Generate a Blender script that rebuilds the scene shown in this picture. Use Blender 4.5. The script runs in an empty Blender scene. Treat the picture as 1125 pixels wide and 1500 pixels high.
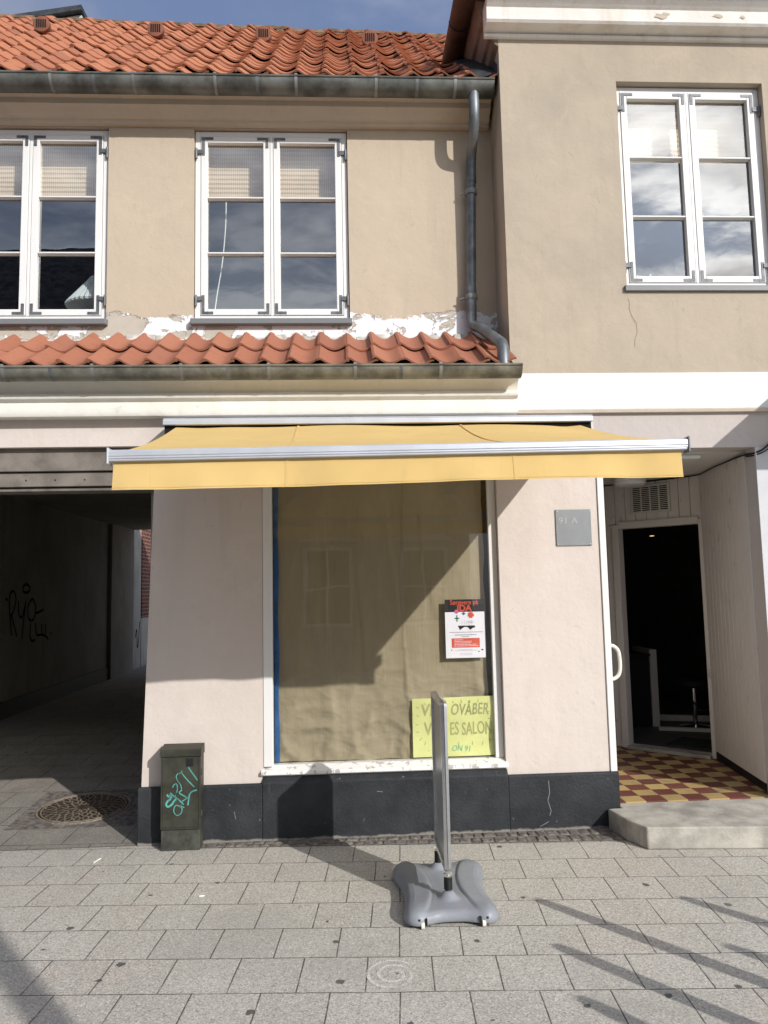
import bpy, bmesh, math, random
from mathutils import Vector, Matrix, noise as mnoise
random.seed(7)
C = bpy.context.scene.collection
R_ = math.radians
# ------------------------------------------------------------------ camera, world, light
cam_d = bpy.data.cameras.new("camera"); cam = bpy.data.objects.new("camera", cam_d); C.objects.link(cam)
CAM = Vector((0, -5.36, 1.65))
pit, yaw, rol = R_(5.72), R_(3.085), R_(-1.2)
f = Vector((math.sin(yaw)*math.cos(pit), math.cos(yaw)*math.cos(pit), math.sin(pit)))
r0 = Vector((math.cos(yaw), -math.sin(yaw), 0)); u0 = r0.cross(f)
r = math.cos(rol)*r0 + math.sin(rol)*u0; u = -math.sin(rol)*r0 + math.cos(rol)*u0
m = Matrix((r, u, -f)).transposed().to_4x4(); m.translation = CAM
cam.matrix_world = m
cam_d.sensor_fit = 'VERTICAL'; cam_d.sensor_height = 36; cam_d.lens = 36*1127/1500
cam_d.clip_end = 500; cam_d.clip_start = 0.05
S = bpy.context.scene; S.camera = cam
S.view_settings.view_transform = 'Standard'; S.view_settings.look = 'None'
S.view_settings.exposure = 0.0; S.view_settings.gamma = 1.0
S.render.film_transparent = False
S.cycles.max_bounces = 8; S.cycles.transparent_max_bounces = 12

SUN_TO = Vector((0.76, -1.0, 0.62)).normalized()
sd = bpy.data.lights.new("sun", 'SUN'); sd.energy = 4.2; sd.angle = R_(0.55); sd.color = (1.0, 0.972, 0.935)
so = bpy.data.objects.new("sun", sd); C.objects.link(so)
so.rotation_euler = (-SUN_TO).to_track_quat('-Z', 'Y').to_euler(); so.location = (6, -8, 9)

class NT:
    def __init__(s, nt): s.nt = nt
    def n(s, t, **kw):
        nd = s.nt.nodes.new('ShaderNode' + t)
        for k, v in kw.items():
            if k in nd.inputs.keys(): s.set(nd.inputs[k], v)
            else: setattr(nd, k, v)
        return nd
    def set(s, inp, v):
        if isinstance(v, bpy.types.NodeSocket): s.nt.links.new(v, inp)
        elif hasattr(v, '__len__') and not isinstance(v, str) and inp.type == 'RGBA' and len(v) == 3: inp.default_value = (*v, 1)
        else: inp.default_value = v
    def math(s, op, a, b=0.5, clamp=False):
        nd = s.nt.nodes.new('ShaderNodeMath'); nd.operation = op; nd.use_clamp = clamp
        s.set(nd.inputs[0], a); s.set(nd.inputs[1], b); return nd.outputs[0]
    def mix(s, fac, a, b, blend='MIX'):
        nd = s.nt.nodes.new('ShaderNodeMix'); nd.data_type = 'RGBA'; nd.blend_type = blend
        s.set(nd.inputs[0], fac); s.set(nd.inputs[6], a); s.set(nd.inputs[7], b); return nd.outputs[2]
    def ramp(s, fac, a, b, v0=0.0, v1=1.0):
        nd = s.nt.nodes.new('ShaderNodeMapRange'); nd.interpolation_type = 'SMOOTHSTEP'
        s.set(nd.inputs[0], fac); nd.inputs[1].default_value = a; nd.inputs[2].default_value = b
        nd.inputs[3].default_value = v0; nd.inputs[4].default_value = v1; return nd.outputs[0]
    def noise(s, vec, scale, detail=4, rough=0.55, dist=0.0):
        nd = s.n('TexNoise', Scale=scale, Detail=detail, Roughness=rough, Distortion=dist)
        if vec is not None: s.set(nd.inputs['Vector'], vec)
        return nd.outputs['Fac']
    def bump(s, h, strength, dist, normal=None):
        nd = s.n('Bump', Strength=strength, Distance=dist, Height=h)
        if normal is not None: s.set(nd.inputs['Normal'], normal)
        return nd.outputs['Normal']
    def mapping(s, vec, loc=(0,0,0), rot=(0,0,0), sc=(1,1,1)):
        nd = s.n('Mapping'); s.set(nd.inputs['Vector'], vec)
        nd.inputs['Location'].default_value = loc; nd.inputs['Rotation'].default_value = rot; nd.inputs['Scale'].default_value = sc
        return nd.outputs[0]

w = bpy.data.worlds.new("World"); S.world = w; w.use_nodes = True
wt = NT(w.node_tree); bgn = w.node_tree.nodes['Background']
sky = wt.n('TexSky', sky_type='NISHITA'); sky.sun_disc = False
sky.sun_elevation = R_(26.3); sky.sun_rotation = math.atan2(0.76, -1.0)
sky.altitude = 10; sky.air_density = 1.0; sky.dust_density = 1.6; sky.ozone_density = 1.5
tc = wt.n('TexCoord').outputs['Generated']
sep = wt.n('SeparateXYZ'); wt.set(sep.inputs[0], tc)
# flat cloud layer: project the direction on a plane overhead
zz = wt.math('MAXIMUM', sep.outputs['Z'], 0.12)
cx_ = wt.math('DIVIDE', sep.outputs['X'], zz); cy_ = wt.math('DIVIDE', sep.outputs['Y'], zz)
cmb = wt.n('CombineXYZ'); wt.set(cmb.inputs[0], cx_); wt.set(cmb.inputs[1], cy_)
n1 = wt.noise(wt.mapping(cmb.outputs[0], loc=(3.1, 1.7, 0.4)), 0.85, 7, 0.58, 0.35)
cover = wt.ramp(n1, 0.40, 0.66)
n2 = wt.noise(wt.mapping(cmb.outputs[0], loc=(7.3, 2.2, 5.0)), 2.3, 6, 0.6, 0.3)
dot = wt.n('VectorMath', operation='DOT_PRODUCT'); wt.set(dot.inputs[0], tc); dot.inputs[1].default_value = SUN_TO
mid = wt.ramp(dot.outputs['Value'], 0.1, 0.75); near = wt.ramp(dot.outputs['Value'], 0.80, 0.985)
cl_dark = wt.mix(near, wt.mix(mid, (3.6, 4.1, 5.4), (7.5, 8.8, 11.0)), (15.0, 17.5, 22.0))
cl_lit = wt.mix(near, wt.mix(mid, (8.6, 8.9, 9.8), (16.0, 17.0, 18.5)), (58.0, 58.0, 57.0))
cloud = wt.mix(wt.ramp(n2, 0.40, 0.60), cl_dark, cl_lit)
blue = wt.mix(0.55, sky.outputs[0], (2.9, 3.85, 6.7))
wt.set(bgn.inputs['Color'], wt.mix(wt.math('MULTIPLY', cover, 0.9), blue, cloud))
bgn.inputs['Strength'].default_value = 0.088

# ------------------------------------------------------------------ mesh helpers
class MB:
    def __init__(s): s.v = []; s.f = []
    def add(s, vs, fs):
        o = len(s.v); s.v += [tuple(p) for p in vs]; s.f += [tuple(i+o for i in q) for q in fs]; return s
    def box(s, x0, x1, y0, y1, z0, z1):
        return s.add([(x0,y0,z0),(x1,y0,z0),(x1,y1,z0),(x0,y1,z0),(x0,y0,z1),(x1,y0,z1),(x1,y1,z1),(x0,y1,z1)],
                     [(0,3,2,1),(4,5,6,7),(0,1,5,4),(1,2,6,5),(2,3,7,6),(3,0,4,7)])
    def obox(s, o, ax, ay, az):   # oriented box from a corner and three edge vectors (right-handed)
        o, ax, ay, az = map(Vector, (o, ax, ay, az))
        p = [o, o+ax, o+ax+ay, o+ay]; p += [q+az for q in p]
        return s.add(p, [(0,3,2,1),(4,5,6,7),(0,1,5,4),(1,2,6,5),(2,3,7,6),(3,0,4,7)])
    def prism(s, poly, fn0, fn1):  # cap polygons mapped by fn0 / fn1
        n = len(poly); a = [fn0(p) for p in poly]; b = [fn1(p) for p in poly]
        return s.add(a+b, [tuple(range(n-1,-1,-1)), tuple(range(n,2*n))] + [(i,(i+1)%n,(i+1)%n+n,i+n) for i in range(n)])
    def extx(s, prof, x0, x1):     # (y,z) outline extruded along x
        return s.prism(prof, lambda p: (x0,p[0],p[1]), lambda p: (x1,p[0],p[1]))
    def exty(s, prof, y0, y1):
        return s.prism(prof, lambda p: (p[0],y0,p[1]), lambda p: (p[0],y1,p[1]))
    def extz(s, prof, z0, z1):
        return s.prism(prof, lambda p: (p[0],p[1],z0), lambda p: (p[0],p[1],z1))
    def tube(s, pts, rad, seg=10, cap=True, sx=1.0):
        pts = [Vector(p) for p in pts]; n = len(pts); rad = rad if hasattr(rad,'__len__') else [rad]*n
        rings = []; ref = None
        for i, p in enumerate(pts):
            t = (pts[min(i+1,n-1)] - pts[max(i-1,0)]).normalized()
            if ref is None:
                ref = Vector((1,0,0)) if abs(t.x) < 0.8 else Vector((0,0,1))
            a = (ref - t*ref.dot(t)).normalized(); b = t.cross(a); ref = a
            rings.append([p + (a*math.cos(k*2*math.pi/seg)*sx + b*math.sin(k*2*math.pi/seg))*rad[i] for k in range(seg)])
        vs = [q for rg in rings for q in rg]
        fs = [(i*seg+k, i*seg+(k+1)%seg, (i+1)*seg+(k+1)%seg, (i+1)*seg+k) for i in range(n-1) for k in range(seg)]
        if cap: fs += [tuple(range(seg-1,-1,-1)), tuple((n-1)*seg+k for k in range(seg))]
        return s.add(vs, fs)
    def lathe(s, prof, c, seg=24, axis='z', wob=None):
        vs = []
        for (rr, h) in prof:
            for k in range(seg):
                a = 2*math.pi*k/seg; q = rr*(wob(k, h) if wob else 1.0)
                d = (q*math.cos(a), q*math.sin(a), h) if axis == 'z' else ((q*math.cos(a), h, q*math.sin(a)) if axis == 'y' else (h, q*math.cos(a), q*math.sin(a)))
                vs.append((c[0]+d[0], c[1]+d[1], c[2]+d[2]))
        n = len(prof)
        fs = [(i*seg+k, i*seg+(k+1)%seg, (i+1)*seg+(k+1)%seg, (i+1)*seg+k) for i in range(n-1) for k in range(seg)]
        if prof[0][0] > 1e-5: fs.append(tuple(range(seg-1,-1,-1)))
        if prof[-1][0] > 1e-5: fs.append(tuple((n-1)*seg+k for k in range(seg)))
        return s.add(vs, fs)
    def ribbon(s, pts, width, nrm, off=0.0):   # flat painted stroke lying on a plane
        pts = [Vector(p) for p in pts]; nrm = Vector(nrm).normalized(); n = len(pts); vs = []
        width = width if hasattr(width,'__len__') else [width]*n
        for i, p in enumerate(pts):
            t = (pts[min(i+1,n-1)] - pts[max(i-1,0)]).normalized(); sd_ = t.cross(nrm).normalized()*width[i]/2
            vs += [p+sd_+nrm*off, p-sd_+nrm*off]
        return s.add(vs, [(2*i,2*i+1,2*i+3,2*i+2) for i in range(n-1)])
    def grid_wall(s, xs, zs, holes, y0, y1, fn=None):
        xs = sorted(set(xs + [h for q in holes for h in q[:2]])); zs = sorted(set(zs + [h for q in holes for h in q[2:]]))
        solid = lambda i,j: 0 <= i < len(xs)-1 and 0 <= j < len(zs)-1 and not any(
            q[0]-1e-6 <= xs[i] and xs[i+1] <= q[1]+1e-6 and q[2]-1e-6 <= zs[j] and zs[j+1] <= q[3]+1e-6 for q in holes)
        idx = {}
        vs = []
        def V(i,j,k):
            if (i,j,k) not in idx: idx[(i,j,k)] = len(vs); vs.append((xs[i], (y0,y1)[k], zs[j]))
            return idx[(i,j,k)]
        fs = []
        for i in range(len(xs)-1):
            for j in range(len(zs)-1):
                if not solid(i,j): continue
                fs.append((V(i,j,0),V(i+1,j,0),V(i+1,j+1,0),V(i,j+1,0))); fs.append((V(i,j,1),V(i,j+1,1),V(i+1,j+1,1),V(i+1,j,1)))
                if not solid(i-1,j): fs.append((V(i,j,0),V(i,j+1,0),V(i,j+1,1),V(i,j,1)))
                if not solid(i+1,j): fs.append((V(i+1,j,0),V(i+1,j,1),V(i+1,j+1,1),V(i+1,j+1,0)))
                if not solid(i,j-1): fs.append((V(i,j,0),V(i,j,1),V(i+1,j,1),V(i+1,j,0)))
                if not solid(i,j+1): fs.append((V(i,j+1,0),V(i+1,j+1,0),V(i+1,j+1,1),V(i,j+1,1)))
        if fn: vs = [fn(p) for p in vs]
        return s.add(vs, fs)
    def build(s, name, mat, parent=None, smooth=False, bevel=0.0, seg=2, sub=0):
        me = bpy.data.meshes.new(name)
        org = parent_origin(parent)
        me.from_pydata([(p[0]-org[0], p[1]-org[1], p[2]-org[2]) for p in s.v], [], s.f); me.update()
        bm = bmesh.new(); bm.from_mesh(me); bmesh.ops.recalc_face_normals(bm, faces=bm.faces); bm.to_mesh(me); bm.free()
        if smooth:
            for p in me.polygons: p.use_smooth = True
            if smooth != 'all':
                me.set_sharp_from_angle(angle=R_(40))
        me.materials.append(mat)
        o = bpy.data.objects.new(name, me); C.objects.link(o)
        if parent is not None: o.parent = parent
        if bevel > 0:
            b = o.modifiers.new('bevel', 'BEVEL'); b.width = bevel; b.segments = seg; b.limit_method = 'ANGLE'; b.angle_limit = R_(35)
        return o
def parent_origin(p):
    v = Vector((0,0,0))
    while p is not None: v += Vector(p.location); p = p.parent
    return v
def thing(name, label, cat, loc=(0,0,0), group=None):
    o = bpy.data.objects.new(name, None); C.objects.link(o); o.location = loc; o.empty_display_size = 0.1
    o['label'] = label; o['category'] = cat
    if group: o['group'] = group
    return o
def tag(o, label, cat, group=None):
    o['label'] = label; o['category'] = cat
    if group: o['group'] = group
    return o
def setting(o, kind='structure'): o['kind'] = kind; return o
def copy_tree(o, parent=None):
    c = o.copy(); C.objects.link(c)
    if parent is not None: c.parent = parent
    for ch in list(o.children): copy_tree(ch, c)
    return c
def smooth_path(pts, k=6):
    P = [Vector(p) for p in pts]; out = []
    for i in range(len(P)-1):
        a, b, c, d = P[max(i-1,0)], P[i], P[i+1], P[min(i+2,len(P)-1)]
        for j in range(k):
            t = j/k
            out.append(0.5*((2*b) + (c-a)*t + (2*a-5*b+4*c-d)*t*t + (3*b-a-3*c+d)*t**3))
    out.append(P[-1]); return out
def text_mb(txt, size, pos, xdir=(1,0,0), up=(0,0,1), align='LEFT', bold=0.0, squeeze=1.0):
    cu = bpy.data.curves.new('text', 'FONT'); cu.body = txt; cu.size = size; cu.align_x = align; cu.offset = bold; cu.resolution_u = 3
    to = bpy.data.objects.new('text', cu); C.objects.link(to)
    dg = bpy.context.evaluated_depsgraph_get(); me = bpy.data.meshes.new_from_object(to.evaluated_get(dg))
    xdir, up, pos = Vector(xdir), Vector(up), Vector(pos)
    mb = MB(); mb.add([pos + xdir*(v.co.x*squeeze) + up*v.co.y for v in me.vertices], [tuple(p.vertices) for p in me.polygons])
    bpy.data.objects.remove(to); bpy.data.curves.remove(cu); bpy.data.meshes.remove(me)
    return mb

# ------------------------------------------------------------------ materials
def new_mat(name):
    mt = bpy.data.materials.new(name); mt.use_nodes = True
    t = NT(mt.node_tree); b = mt.node_tree.nodes['Principled BSDF']; b.inputs['Specular IOR Level'].default_value = 0.3
    return mt, t, b
def wpos(t): return t.n('NewGeometry').outputs['Position']
def simple(name, col, rough=0.6, metal=0.0, var=0.12, scale=6.0, bump=0.0, bscale=60, dirt=None, spec=0.3):
    mt, t, b = new_mat(name); p = wpos(t)
    n = t.noise(p, scale, 5, 0.6); c2 = tuple(x*(1-var*2) for x in col); c1 = tuple(min(1,x*(1+var*0.5)) for x in col)
    c = t.mix(t.ramp(n, 0.3, 0.7), c2, c1)
    if dirt:
        d = t.noise(t.mapping(p, sc=(1,1,0.35)), scale*1.7, 6, 0.65)
        c = t.mix(t.ramp(d, 0.56, 0.72, 0, 0.7), c, dirt)
    t.set(b.inputs['Base Color'], c); b.inputs['Roughness'].default_value = rough; b.inputs['Metallic'].default_value = metal
    b.inputs['Specular IOR Level'].default_value = spec
    if bump > 0: t.set(b.inputs['Normal'], t.bump(t.noise(p, bscale, 4, 0.6), 0.5, bump))
    return mt
def plaster(name, col, stain, amt=0.35, streak=True, patches=None):
    mt, t, b = new_mat(name); p = wpos(t)
    n = t.noise(p, 1.3, 5, 0.6, 0.3); c = t.mix(t.ramp(n, 0.38, 0.72, 0, amt), col, stain)
    n2 = t.noise(p, 5.0, 5, 0.65, 0.2); c = t.mix(t.ramp(n2, 0.55, 0.75, 0, amt*0.7), c, tuple(x*0.82 for x in col))
    n3 = t.noise(t.mapping(p, sc=(3.0,3.0,0.25)), 2.2, 4, 0.6)
    if streak:
        c = t.mix(t.ramp(n3, 0.50, 0.75, 0, 0.5), c, stain); n4 = t.noise(t.mapping(p, loc=(1,4,2), sc=(7,7,0.35)), 3.0, 5, 0.65); c = t.mix(t.ramp(n4, 0.60, 0.78, 0, 0.35), c, tuple(x*0.85 for x in stain))
        n5 = t.noise(t.mapping(p, loc=(5,1,7)), 2.6, 7, 0.72, 0.9); c = t.mix(t.ramp(n5, 0.54, 0.60, 0, 0.22), c, tuple(min(1,x*1.12) for x in col)); n6 = t.noise(t.mapping(p, loc=(2,9,3)), 9.0, 5, 0.7, 0.5); c = t.mix(t.ramp(n6, 0.64, 0.70, 0, 0.35), c, tuple(x*0.75 for x in stain))
    sp = t.noise(p, 38, 2, 0.5); c = t.mix(t.ramp(sp, 0.72, 0.78, 0, 0.35), c, tuple(x*0.55 for x in col))
    if patches:
        pc, th = patches; pn = t.noise(t.mapping(p, loc=(4.7,0,1.3)), 2.1, 3, 0.45)
        c = t.mix(t.ramp(pn, th, th+0.02, 0, 0.8), c, pc)
    t.set(b.inputs['Base Color'], c); b.inputs['Roughness'].default_value = 0.92; b.inputs['Specular IOR Level'].default_value = 0.15
    h = t.math('ADD', t.math('MULTIPLY', t.noise(p, 3.0, 4, 0.6), 1.0), t.math('MULTIPLY', t.noise(p, 45, 3, 0.6), 0.10))
    t.set(b.inputs['Normal'], t.bump(h, 0.6, 0.02))
    return mt, t, b, c
M = {}
M['beige'], tb, bb, cb = plaster('beige_plaster', (0.48,0.40,0.305), (0.42,0.355,0.28), 0.4)
# peeled strip of white undercoat and bare render just above the lower roof
p = wpos(tb); sx = tb.n('SeparateXYZ'); tb.set(sx.inputs[0], p)
edge = tb.math('ADD', sx.outputs['Z'], tb.math('MULTIPLY', tb.math('SUBTRACT', tb.noise(tb.mapping(p, sc=(1,1,2)), 4.0, 6, 0.7), 0.5), 0.22))
low = tb.ramp(edge, 3.752, 3.758, 1, 0)
patch = tb.ramp(tb.math('ADD', tb.noise(p, 4.3, 8, 0.72, 0.4), tb.math('MULTIPLY', sx.outputs['X'], 0.03)), 0.468, 0.482)
pcol = tb.mix(patch, tb.mix(tb.noise(p, 14, 4, 0.6), (0.40,0.36,0.30), (0.52,0.47,0.40)), (0.74,0.74,0.74))
tb.set(bb.inputs['Base Color'], tb.mix(low, cb, pcol))
tb.set(bb.inputs['Normal'], tb.bump(tb.math('ADD', tb.math('MULTIPLY', low, patch), tb.math('MULTIPLY', tb.math('SUBTRACT', 1.0, low), 0.9)), 0.9, 0.012, bb.inputs['Normal'].links[0].from_socket))
M['beige_right'] = plaster('ochre_grey_plaster', (0.425,0.36,0.28), (0.345,0.30,0.24), 0.75, True)[0]
M['pink'], tq, bq, cq = plaster('pale_pink_plaster', (0.60,0.53,0.48), (0.53,0.46,0.41), 0.4, True, None)
M['frieze_grey'] = plaster('pale_grey_plaster', (0.48,0.43,0.40), (0.43,0.385,0.355), 0.3)[0]
M['cream'] = plaster('cream_moulding', (0.73,0.71,0.65), (0.58,0.545,0.46), 0.45)[0]
M['white_band'] = plaster('white_plaster', (0.72,0.71,0.69), (0.64,0.63,0.60), 0.4)[0]
M['cornice_beige'] = plaster('cornice_beige', (0.52,0.45,0.36), (0.43,0.37,0.30), 0.4)[0]
M['cornice_white'] = plaster('cornice_white', (0.76,0.74,0.70), (0.55,0.46,0.36), 0.25)[0]
# black plinth with chips
mt, t, b = new_mat('black_plinth'); p = wpos(t)
c = t.mix(t.ramp(t.noise(p, 4, 6, 0.65), 0.3, 0.75), (0.016,0.018,0.021), (0.034,0.036,0.040))
c = t.mix(t.ramp(t.noise(p, 30, 3, 0.6), 0.70, 0.74, 0, 0.8), c, (0.16,0.16,0.16))
c = t.mix(t.ramp(t.noise(t.mapping(p, sc=(1.5,1.5,0.5)), 7, 5, 0.7), 0.62, 0.8, 0, 0.5), c, (0.07,0.072,0.075))
sz = t.n('SeparateXYZ'); t.set(sz.inputs[0], p)
zz_ = t.math('ADD', sz.outputs['Z'], t.math('MULTIPLY', t.noise(p, 9, 5, 0.7), 0.05))
c = t.mix(t.ramp(zz_, 0.035, 0.05, 0.75, 0), c, (0.30,0.275,0.24))
t.set(b.inputs['Base Color'], c); b.inputs['Roughness'].default_value = 0.62
t.set(b.inputs['Normal'], t.bump(t.math('ADD', t.noise(p, 60, 4, 0.6), t.math('MULTIPLY', t.noise(p, 5, 3), 2.0)), 0.5, 0.008)); M['plinth'] = mt
# roof tiles
def tile_mat(name, a, bcol, c3, moss):
    mt, t, b = new_mat(name); p = wpos(t); rn = t.n('NewGeometry').outputs['Random Per Island']
    c = t.mix(rn, a, bcol); c = t.mix(t.ramp(t.math('FRACT', t.math('MULTIPLY', rn, 7.31)), 0.75, 1.0, 0, 0.75), c, c3)
    c = t.mix(t.ramp(t.noise(p, 9, 5, 0.7), 0.5, 0.75, 0, 0.45), c, tuple(x*0.6 for x in a))
    c = t.mix(t.ramp(t.noise(p, 22, 4, 0.7), 0.6, 0.72, 0, moss), c, (0.10,0.085,0.05))
    t.set(b.inputs['Base Color'], c); b.inputs['Roughness'].default_value = 0.8
    t.set(b.inputs['Normal'], t.bump(t.noise(p, 70, 4, 0.6), 0.4, 0.004)); return mt
M['tile'] = tile_mat('roof_tile', (0.42,0.168,0.086), (0.36,0.138,0.074), (0.27,0.105,0.065), 0.65)
M['tile_low'] = tile_mat('lower_tile', (0.36,0.145,0.084), (0.32,0.122,0.072), (0.28,0.112,0.07), 0.3)
M['ridge'] = simple('mossy_ridge', (0.22,0.13,0.075), 0.95, 0, 0.3, 9, 0.02, 30, (0.13,0.12,0.07))
M['dark'] = simple('dark_void', (0.012,0.011,0.010), 0.95)
M['zinc'] = simple('weathered_zinc', (0.165,0.17,0.155), 0.55, 0.35, 0.3, 5, 0.0, 60, (0.10,0.095,0.075))
M['zinc_low'] = simple('stained_zinc', (0.22,0.215,0.18), 0.55, 0.3, 0.3, 5, 0.0, 60, (0.10,0.10,0.07))
M['pipe'] = simple('blue_grey_zinc', (0.185,0.20,0.21), 0.48, 0.45, 0.22, 7, 0.0, 60, (0.11,0.11,0.11))
M['bracket'] = simple('gutter_bracket', (0.25,0.25,0.235), 0.5, 0.3)
M['brown'] = simple('brown_gutter', (0.085,0.045,0.033), 0.6, 0.0, 0.25, 6)
M['soffit'] = simple('brown_soffit', (0.27,0.19,0.14), 0.8, 0.0, 0.2, 4)
M['lead'] = simple('lead_flashing', (0.06,0.065,0.072), 0.55, 0.2, 0.3, 8)
# painted woodwork
def paint(name, col, worn, th=0.66, rough=0.45):
    mt, t, b = new_mat(name); p = wpos(t)
    n = t.noise(t.mapping(p, sc=(1,1,0.4)), 16, 6, 0.7)
    c = t.mix(t.ramp(n, th, th+0.05, 0, 0.8), col, worn); c = t.mix(t.ramp(t.noise(p, 4, 4), 0.4, 0.8, 0, 0.25), c, tuple(x*0.8 for x in col))
    t.set(b.inputs['Base Color'], c); b.inputs['Roughness'].default_value = rough
    t.set(b.inputs['Normal'], t.bump(t.noise(p, 50, 3, 0.6), 0.3, 0.003)); return mt
M['white'] = paint('white_paint', (0.70,0.69,0.67), (0.33,0.31,0.28), 0.70)
M['white_worn'] = paint('worn_white_paint', (0.76,0.75,0.73), (0.30,0.28,0.26), 0.55)
M['grey_paint'] = paint('grey_paint', (0.17,0.175,0.18), (0.3,0.3,0.3), 0.68)
M['iron'] = simple('grey_iron', (0.14,0.15,0.16), 0.5, 0.2, 0.2, 20)
M['board'] = paint('off_white_boards', (0.62,0.575,0.53), (0.38,0.35,0.31), 0.62, 0.5)
M['ceiling'] = paint('porch_ceiling_paint', (0.58,0.55,0.50), (0.45,0.42,0.38), 0.66, 0.6)
M['jamb'] = paint('grey_white_wall', (0.55,0.55,0.56), (0.45,0.45,0.45), 0.7, 0.7)
M['beam'] = simple('dirty_beam', (0.20,0.175,0.15), 0.85, 0, 0.2, 5, 0.004, 40)
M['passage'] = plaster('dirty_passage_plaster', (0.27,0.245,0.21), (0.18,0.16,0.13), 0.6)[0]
M['whitewash'] = plaster('whitewashed_wall', (0.42,0.41,0.38), (0.25,0.24,0.2), 0.6)[0]
M['tag_black'] = simple('tag_paint', (0.006,0.006,0.006), 1.0, spec=0.0)
M['black'] = simple('black_paint', (0.012,0.012,0.013), 0.6)
def glass(name, f0, tint=(1,1,1)):
    mt = bpy.data.materials.new(name); mt.use_nodes = True; t = NT(mt.node_tree); mt.node_tree.nodes.clear()
    out = t.n('OutputMaterial'); tr = t.n('BsdfTransparent', Color=tint); gl = t.n('BsdfGlossy', Roughness=0.004, Color=(1,1,1))
    p = wpos(t); nb = t.bump(t.noise(p, 1.6, 2, 0.5), 0.05, 0.03); t.set(gl.inputs['Normal'], nb)
    lw = t.n('LayerWeight', Blend=0.5); f5 = t.math('POWER', lw.outputs['Facing'], 5.0)
    fr = t.math('ADD', t.math('MULTIPLY', f5, 1-f0), f0); mx = t.n('MixShader'); t.set(mx.inputs[0], fr)
    t.set(mx.inputs[1], tr.outputs[0]); t.set(mx.inputs[2], gl.outputs[0]); t.set(out.inputs['Surface'], mx.outputs[0]); return mt
M['glass'] = glass('window_glass', 0.21, (0.88,0.91,0.91)); M['shop_glass'] = glass('shop_glass', 0.06, (0.97,0.97,0.96))
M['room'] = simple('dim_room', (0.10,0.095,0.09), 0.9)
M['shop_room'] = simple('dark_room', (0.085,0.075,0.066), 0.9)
# bamboo blind
mt, t, b = new_mat('bamboo_blind'); p = wpos(t)
wv = t.n('TexWave', wave_type='BANDS', bands_direction='X', Scale=21.0, Distortion=0.4); t.set(wv.inputs['Vector'], p)
wh = t.n('TexWave', wave_type='BANDS', bands_direction='Z', Scale=45.0); t.set(wh.inputs['Vector'], p)
c = t.mix(t.ramp(wv.outputs['Fac'], 0.05, 0.4), (0.56,0.42,0.28), (0.80,0.64,0.46)); c = t.mix(t.math('MULTIPLY', wh.outputs['Fac'], 0.0), c, (0.35,0.26,0.16))
t.set(b.inputs['Base Color'], c); b.inputs['Roughness'].default_value = 0.8; M['blind'] = mt
# awning cloth with some light coming through
def cloth(name, col, tr):
    mt, t, b = new_mat(name); p = wpos(t)
    c = t.mix(t.ramp(t.noise(p, 2.2, 4, 0.6), 0.35, 0.7), tuple(x*0.93 for x in col), col)
    c = t.mix(t.ramp(t.noise(t.mapping(p, sc=(3,1,0.6)), 5, 6, 0.65), 0.55, 0.8, 0, 0.35), c, tuple(x*0.72 for x in col)); c = t.mix(t.ramp(t.noise(t.mapping(p, sc=(14,4,1.2)), 3, 4), 0.62, 0.8, 0, 0.25), c, (0.45,0.33,0.16))
    t.set(b.inputs['Base Color'], c); b.inputs['Roughness'].default_value = 0.85; b.inputs['Specular IOR Level'].default_value = 0.1
    nb = t.bump(t.math('ADD', t.noise(p, 3.0, 3, 0.5), t.math('MULTIPLY', t.noise(p, 200, 2), 0.03)), 0.35, 0.02); t.set(b.inputs['Normal'], nb)
    tl = t.n('BsdfTranslucent'); t.set(tl.inputs['Color'], c); mx = t.n('MixShader'); mx.inputs[0].default_value = tr
    out = [q for q in mt.node_tree.nodes if q.type == 'OUTPUT_MATERIAL'][0]
    t.set(mx.inputs[1], b.outputs[0]); t.set(mx.inputs[2], tl.outputs[0]); t.set(out.inputs['Surface'], mx.outputs[0]); return mt
M['awning'] = cloth('yellow_awning_cloth', (0.70,0.495,0.20), 0.10)
M['alu_white'] = simple('light_aluminium', (0.58,0.60,0.64), 0.35, 0.35, 0.05, 5)
M['alu'] = simple('brushed_aluminium', (0.62,0.63,0.64), 0.28, 0.9, 0.08, 12)
M['chrome'] = simple('chrome', (0.75,0.75,0.75), 0.12, 1.0, 0.02)
# paper
mt, t, b = new_mat('brown_paper'); p = wpos(t)
c = t.mix(t.ramp(t.noise(t.mapping(p, sc=(2,1,0.6)), 1.7, 5, 0.6), 0.3, 0.75), (0.262,0.222,0.142), (0.322,0.274,0.178))
c = t.mix(t.ramp(t.noise(t.mapping(p, sc=(60,1,1.5)), 3, 2), 0.45, 0.7, 0, 0.15), c, (0.225,0.185,0.115))
t.set(b.inputs['Base Color'], c); b.inputs['Roughness'].default_value = 0.7
wq = t.n('TexNoise', Scale=4.0, Detail=3); t.set(wq.inputs['Vector'], p)
pq = t.n('VectorMath', operation='MULTIPLY_ADD'); t.set(pq.inputs[0], wq.outputs['Color']); pq.inputs[1].default_value = (0.22,0.22,0.22); t.set(pq.inputs[2], t.mapping(p, rot=(0,0.5,0), sc=(1.0,1,1.9)))
vo = t.n('TexVoronoi', Scale=5.5); t.set(vo.inputs['Vector'], pq.outputs[0]); vo2 = t.n('TexVoronoi', Scale=13.0); t.set(vo2.inputs['Vector'], pq.outputs[0])
sp_ = t.n('SeparateXYZ'); t.set(sp_.inputs[0], p); lowm = t.ramp(sp_.outputs['Z'], 0.75, 1.35, 1.0, 0.25)
hh = t.math('MULTIPLY', t.math('ADD', vo.outputs['Distance'], t.math('MULTIPLY', vo2.outputs['Distance'], 0.35)), lowm)
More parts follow.
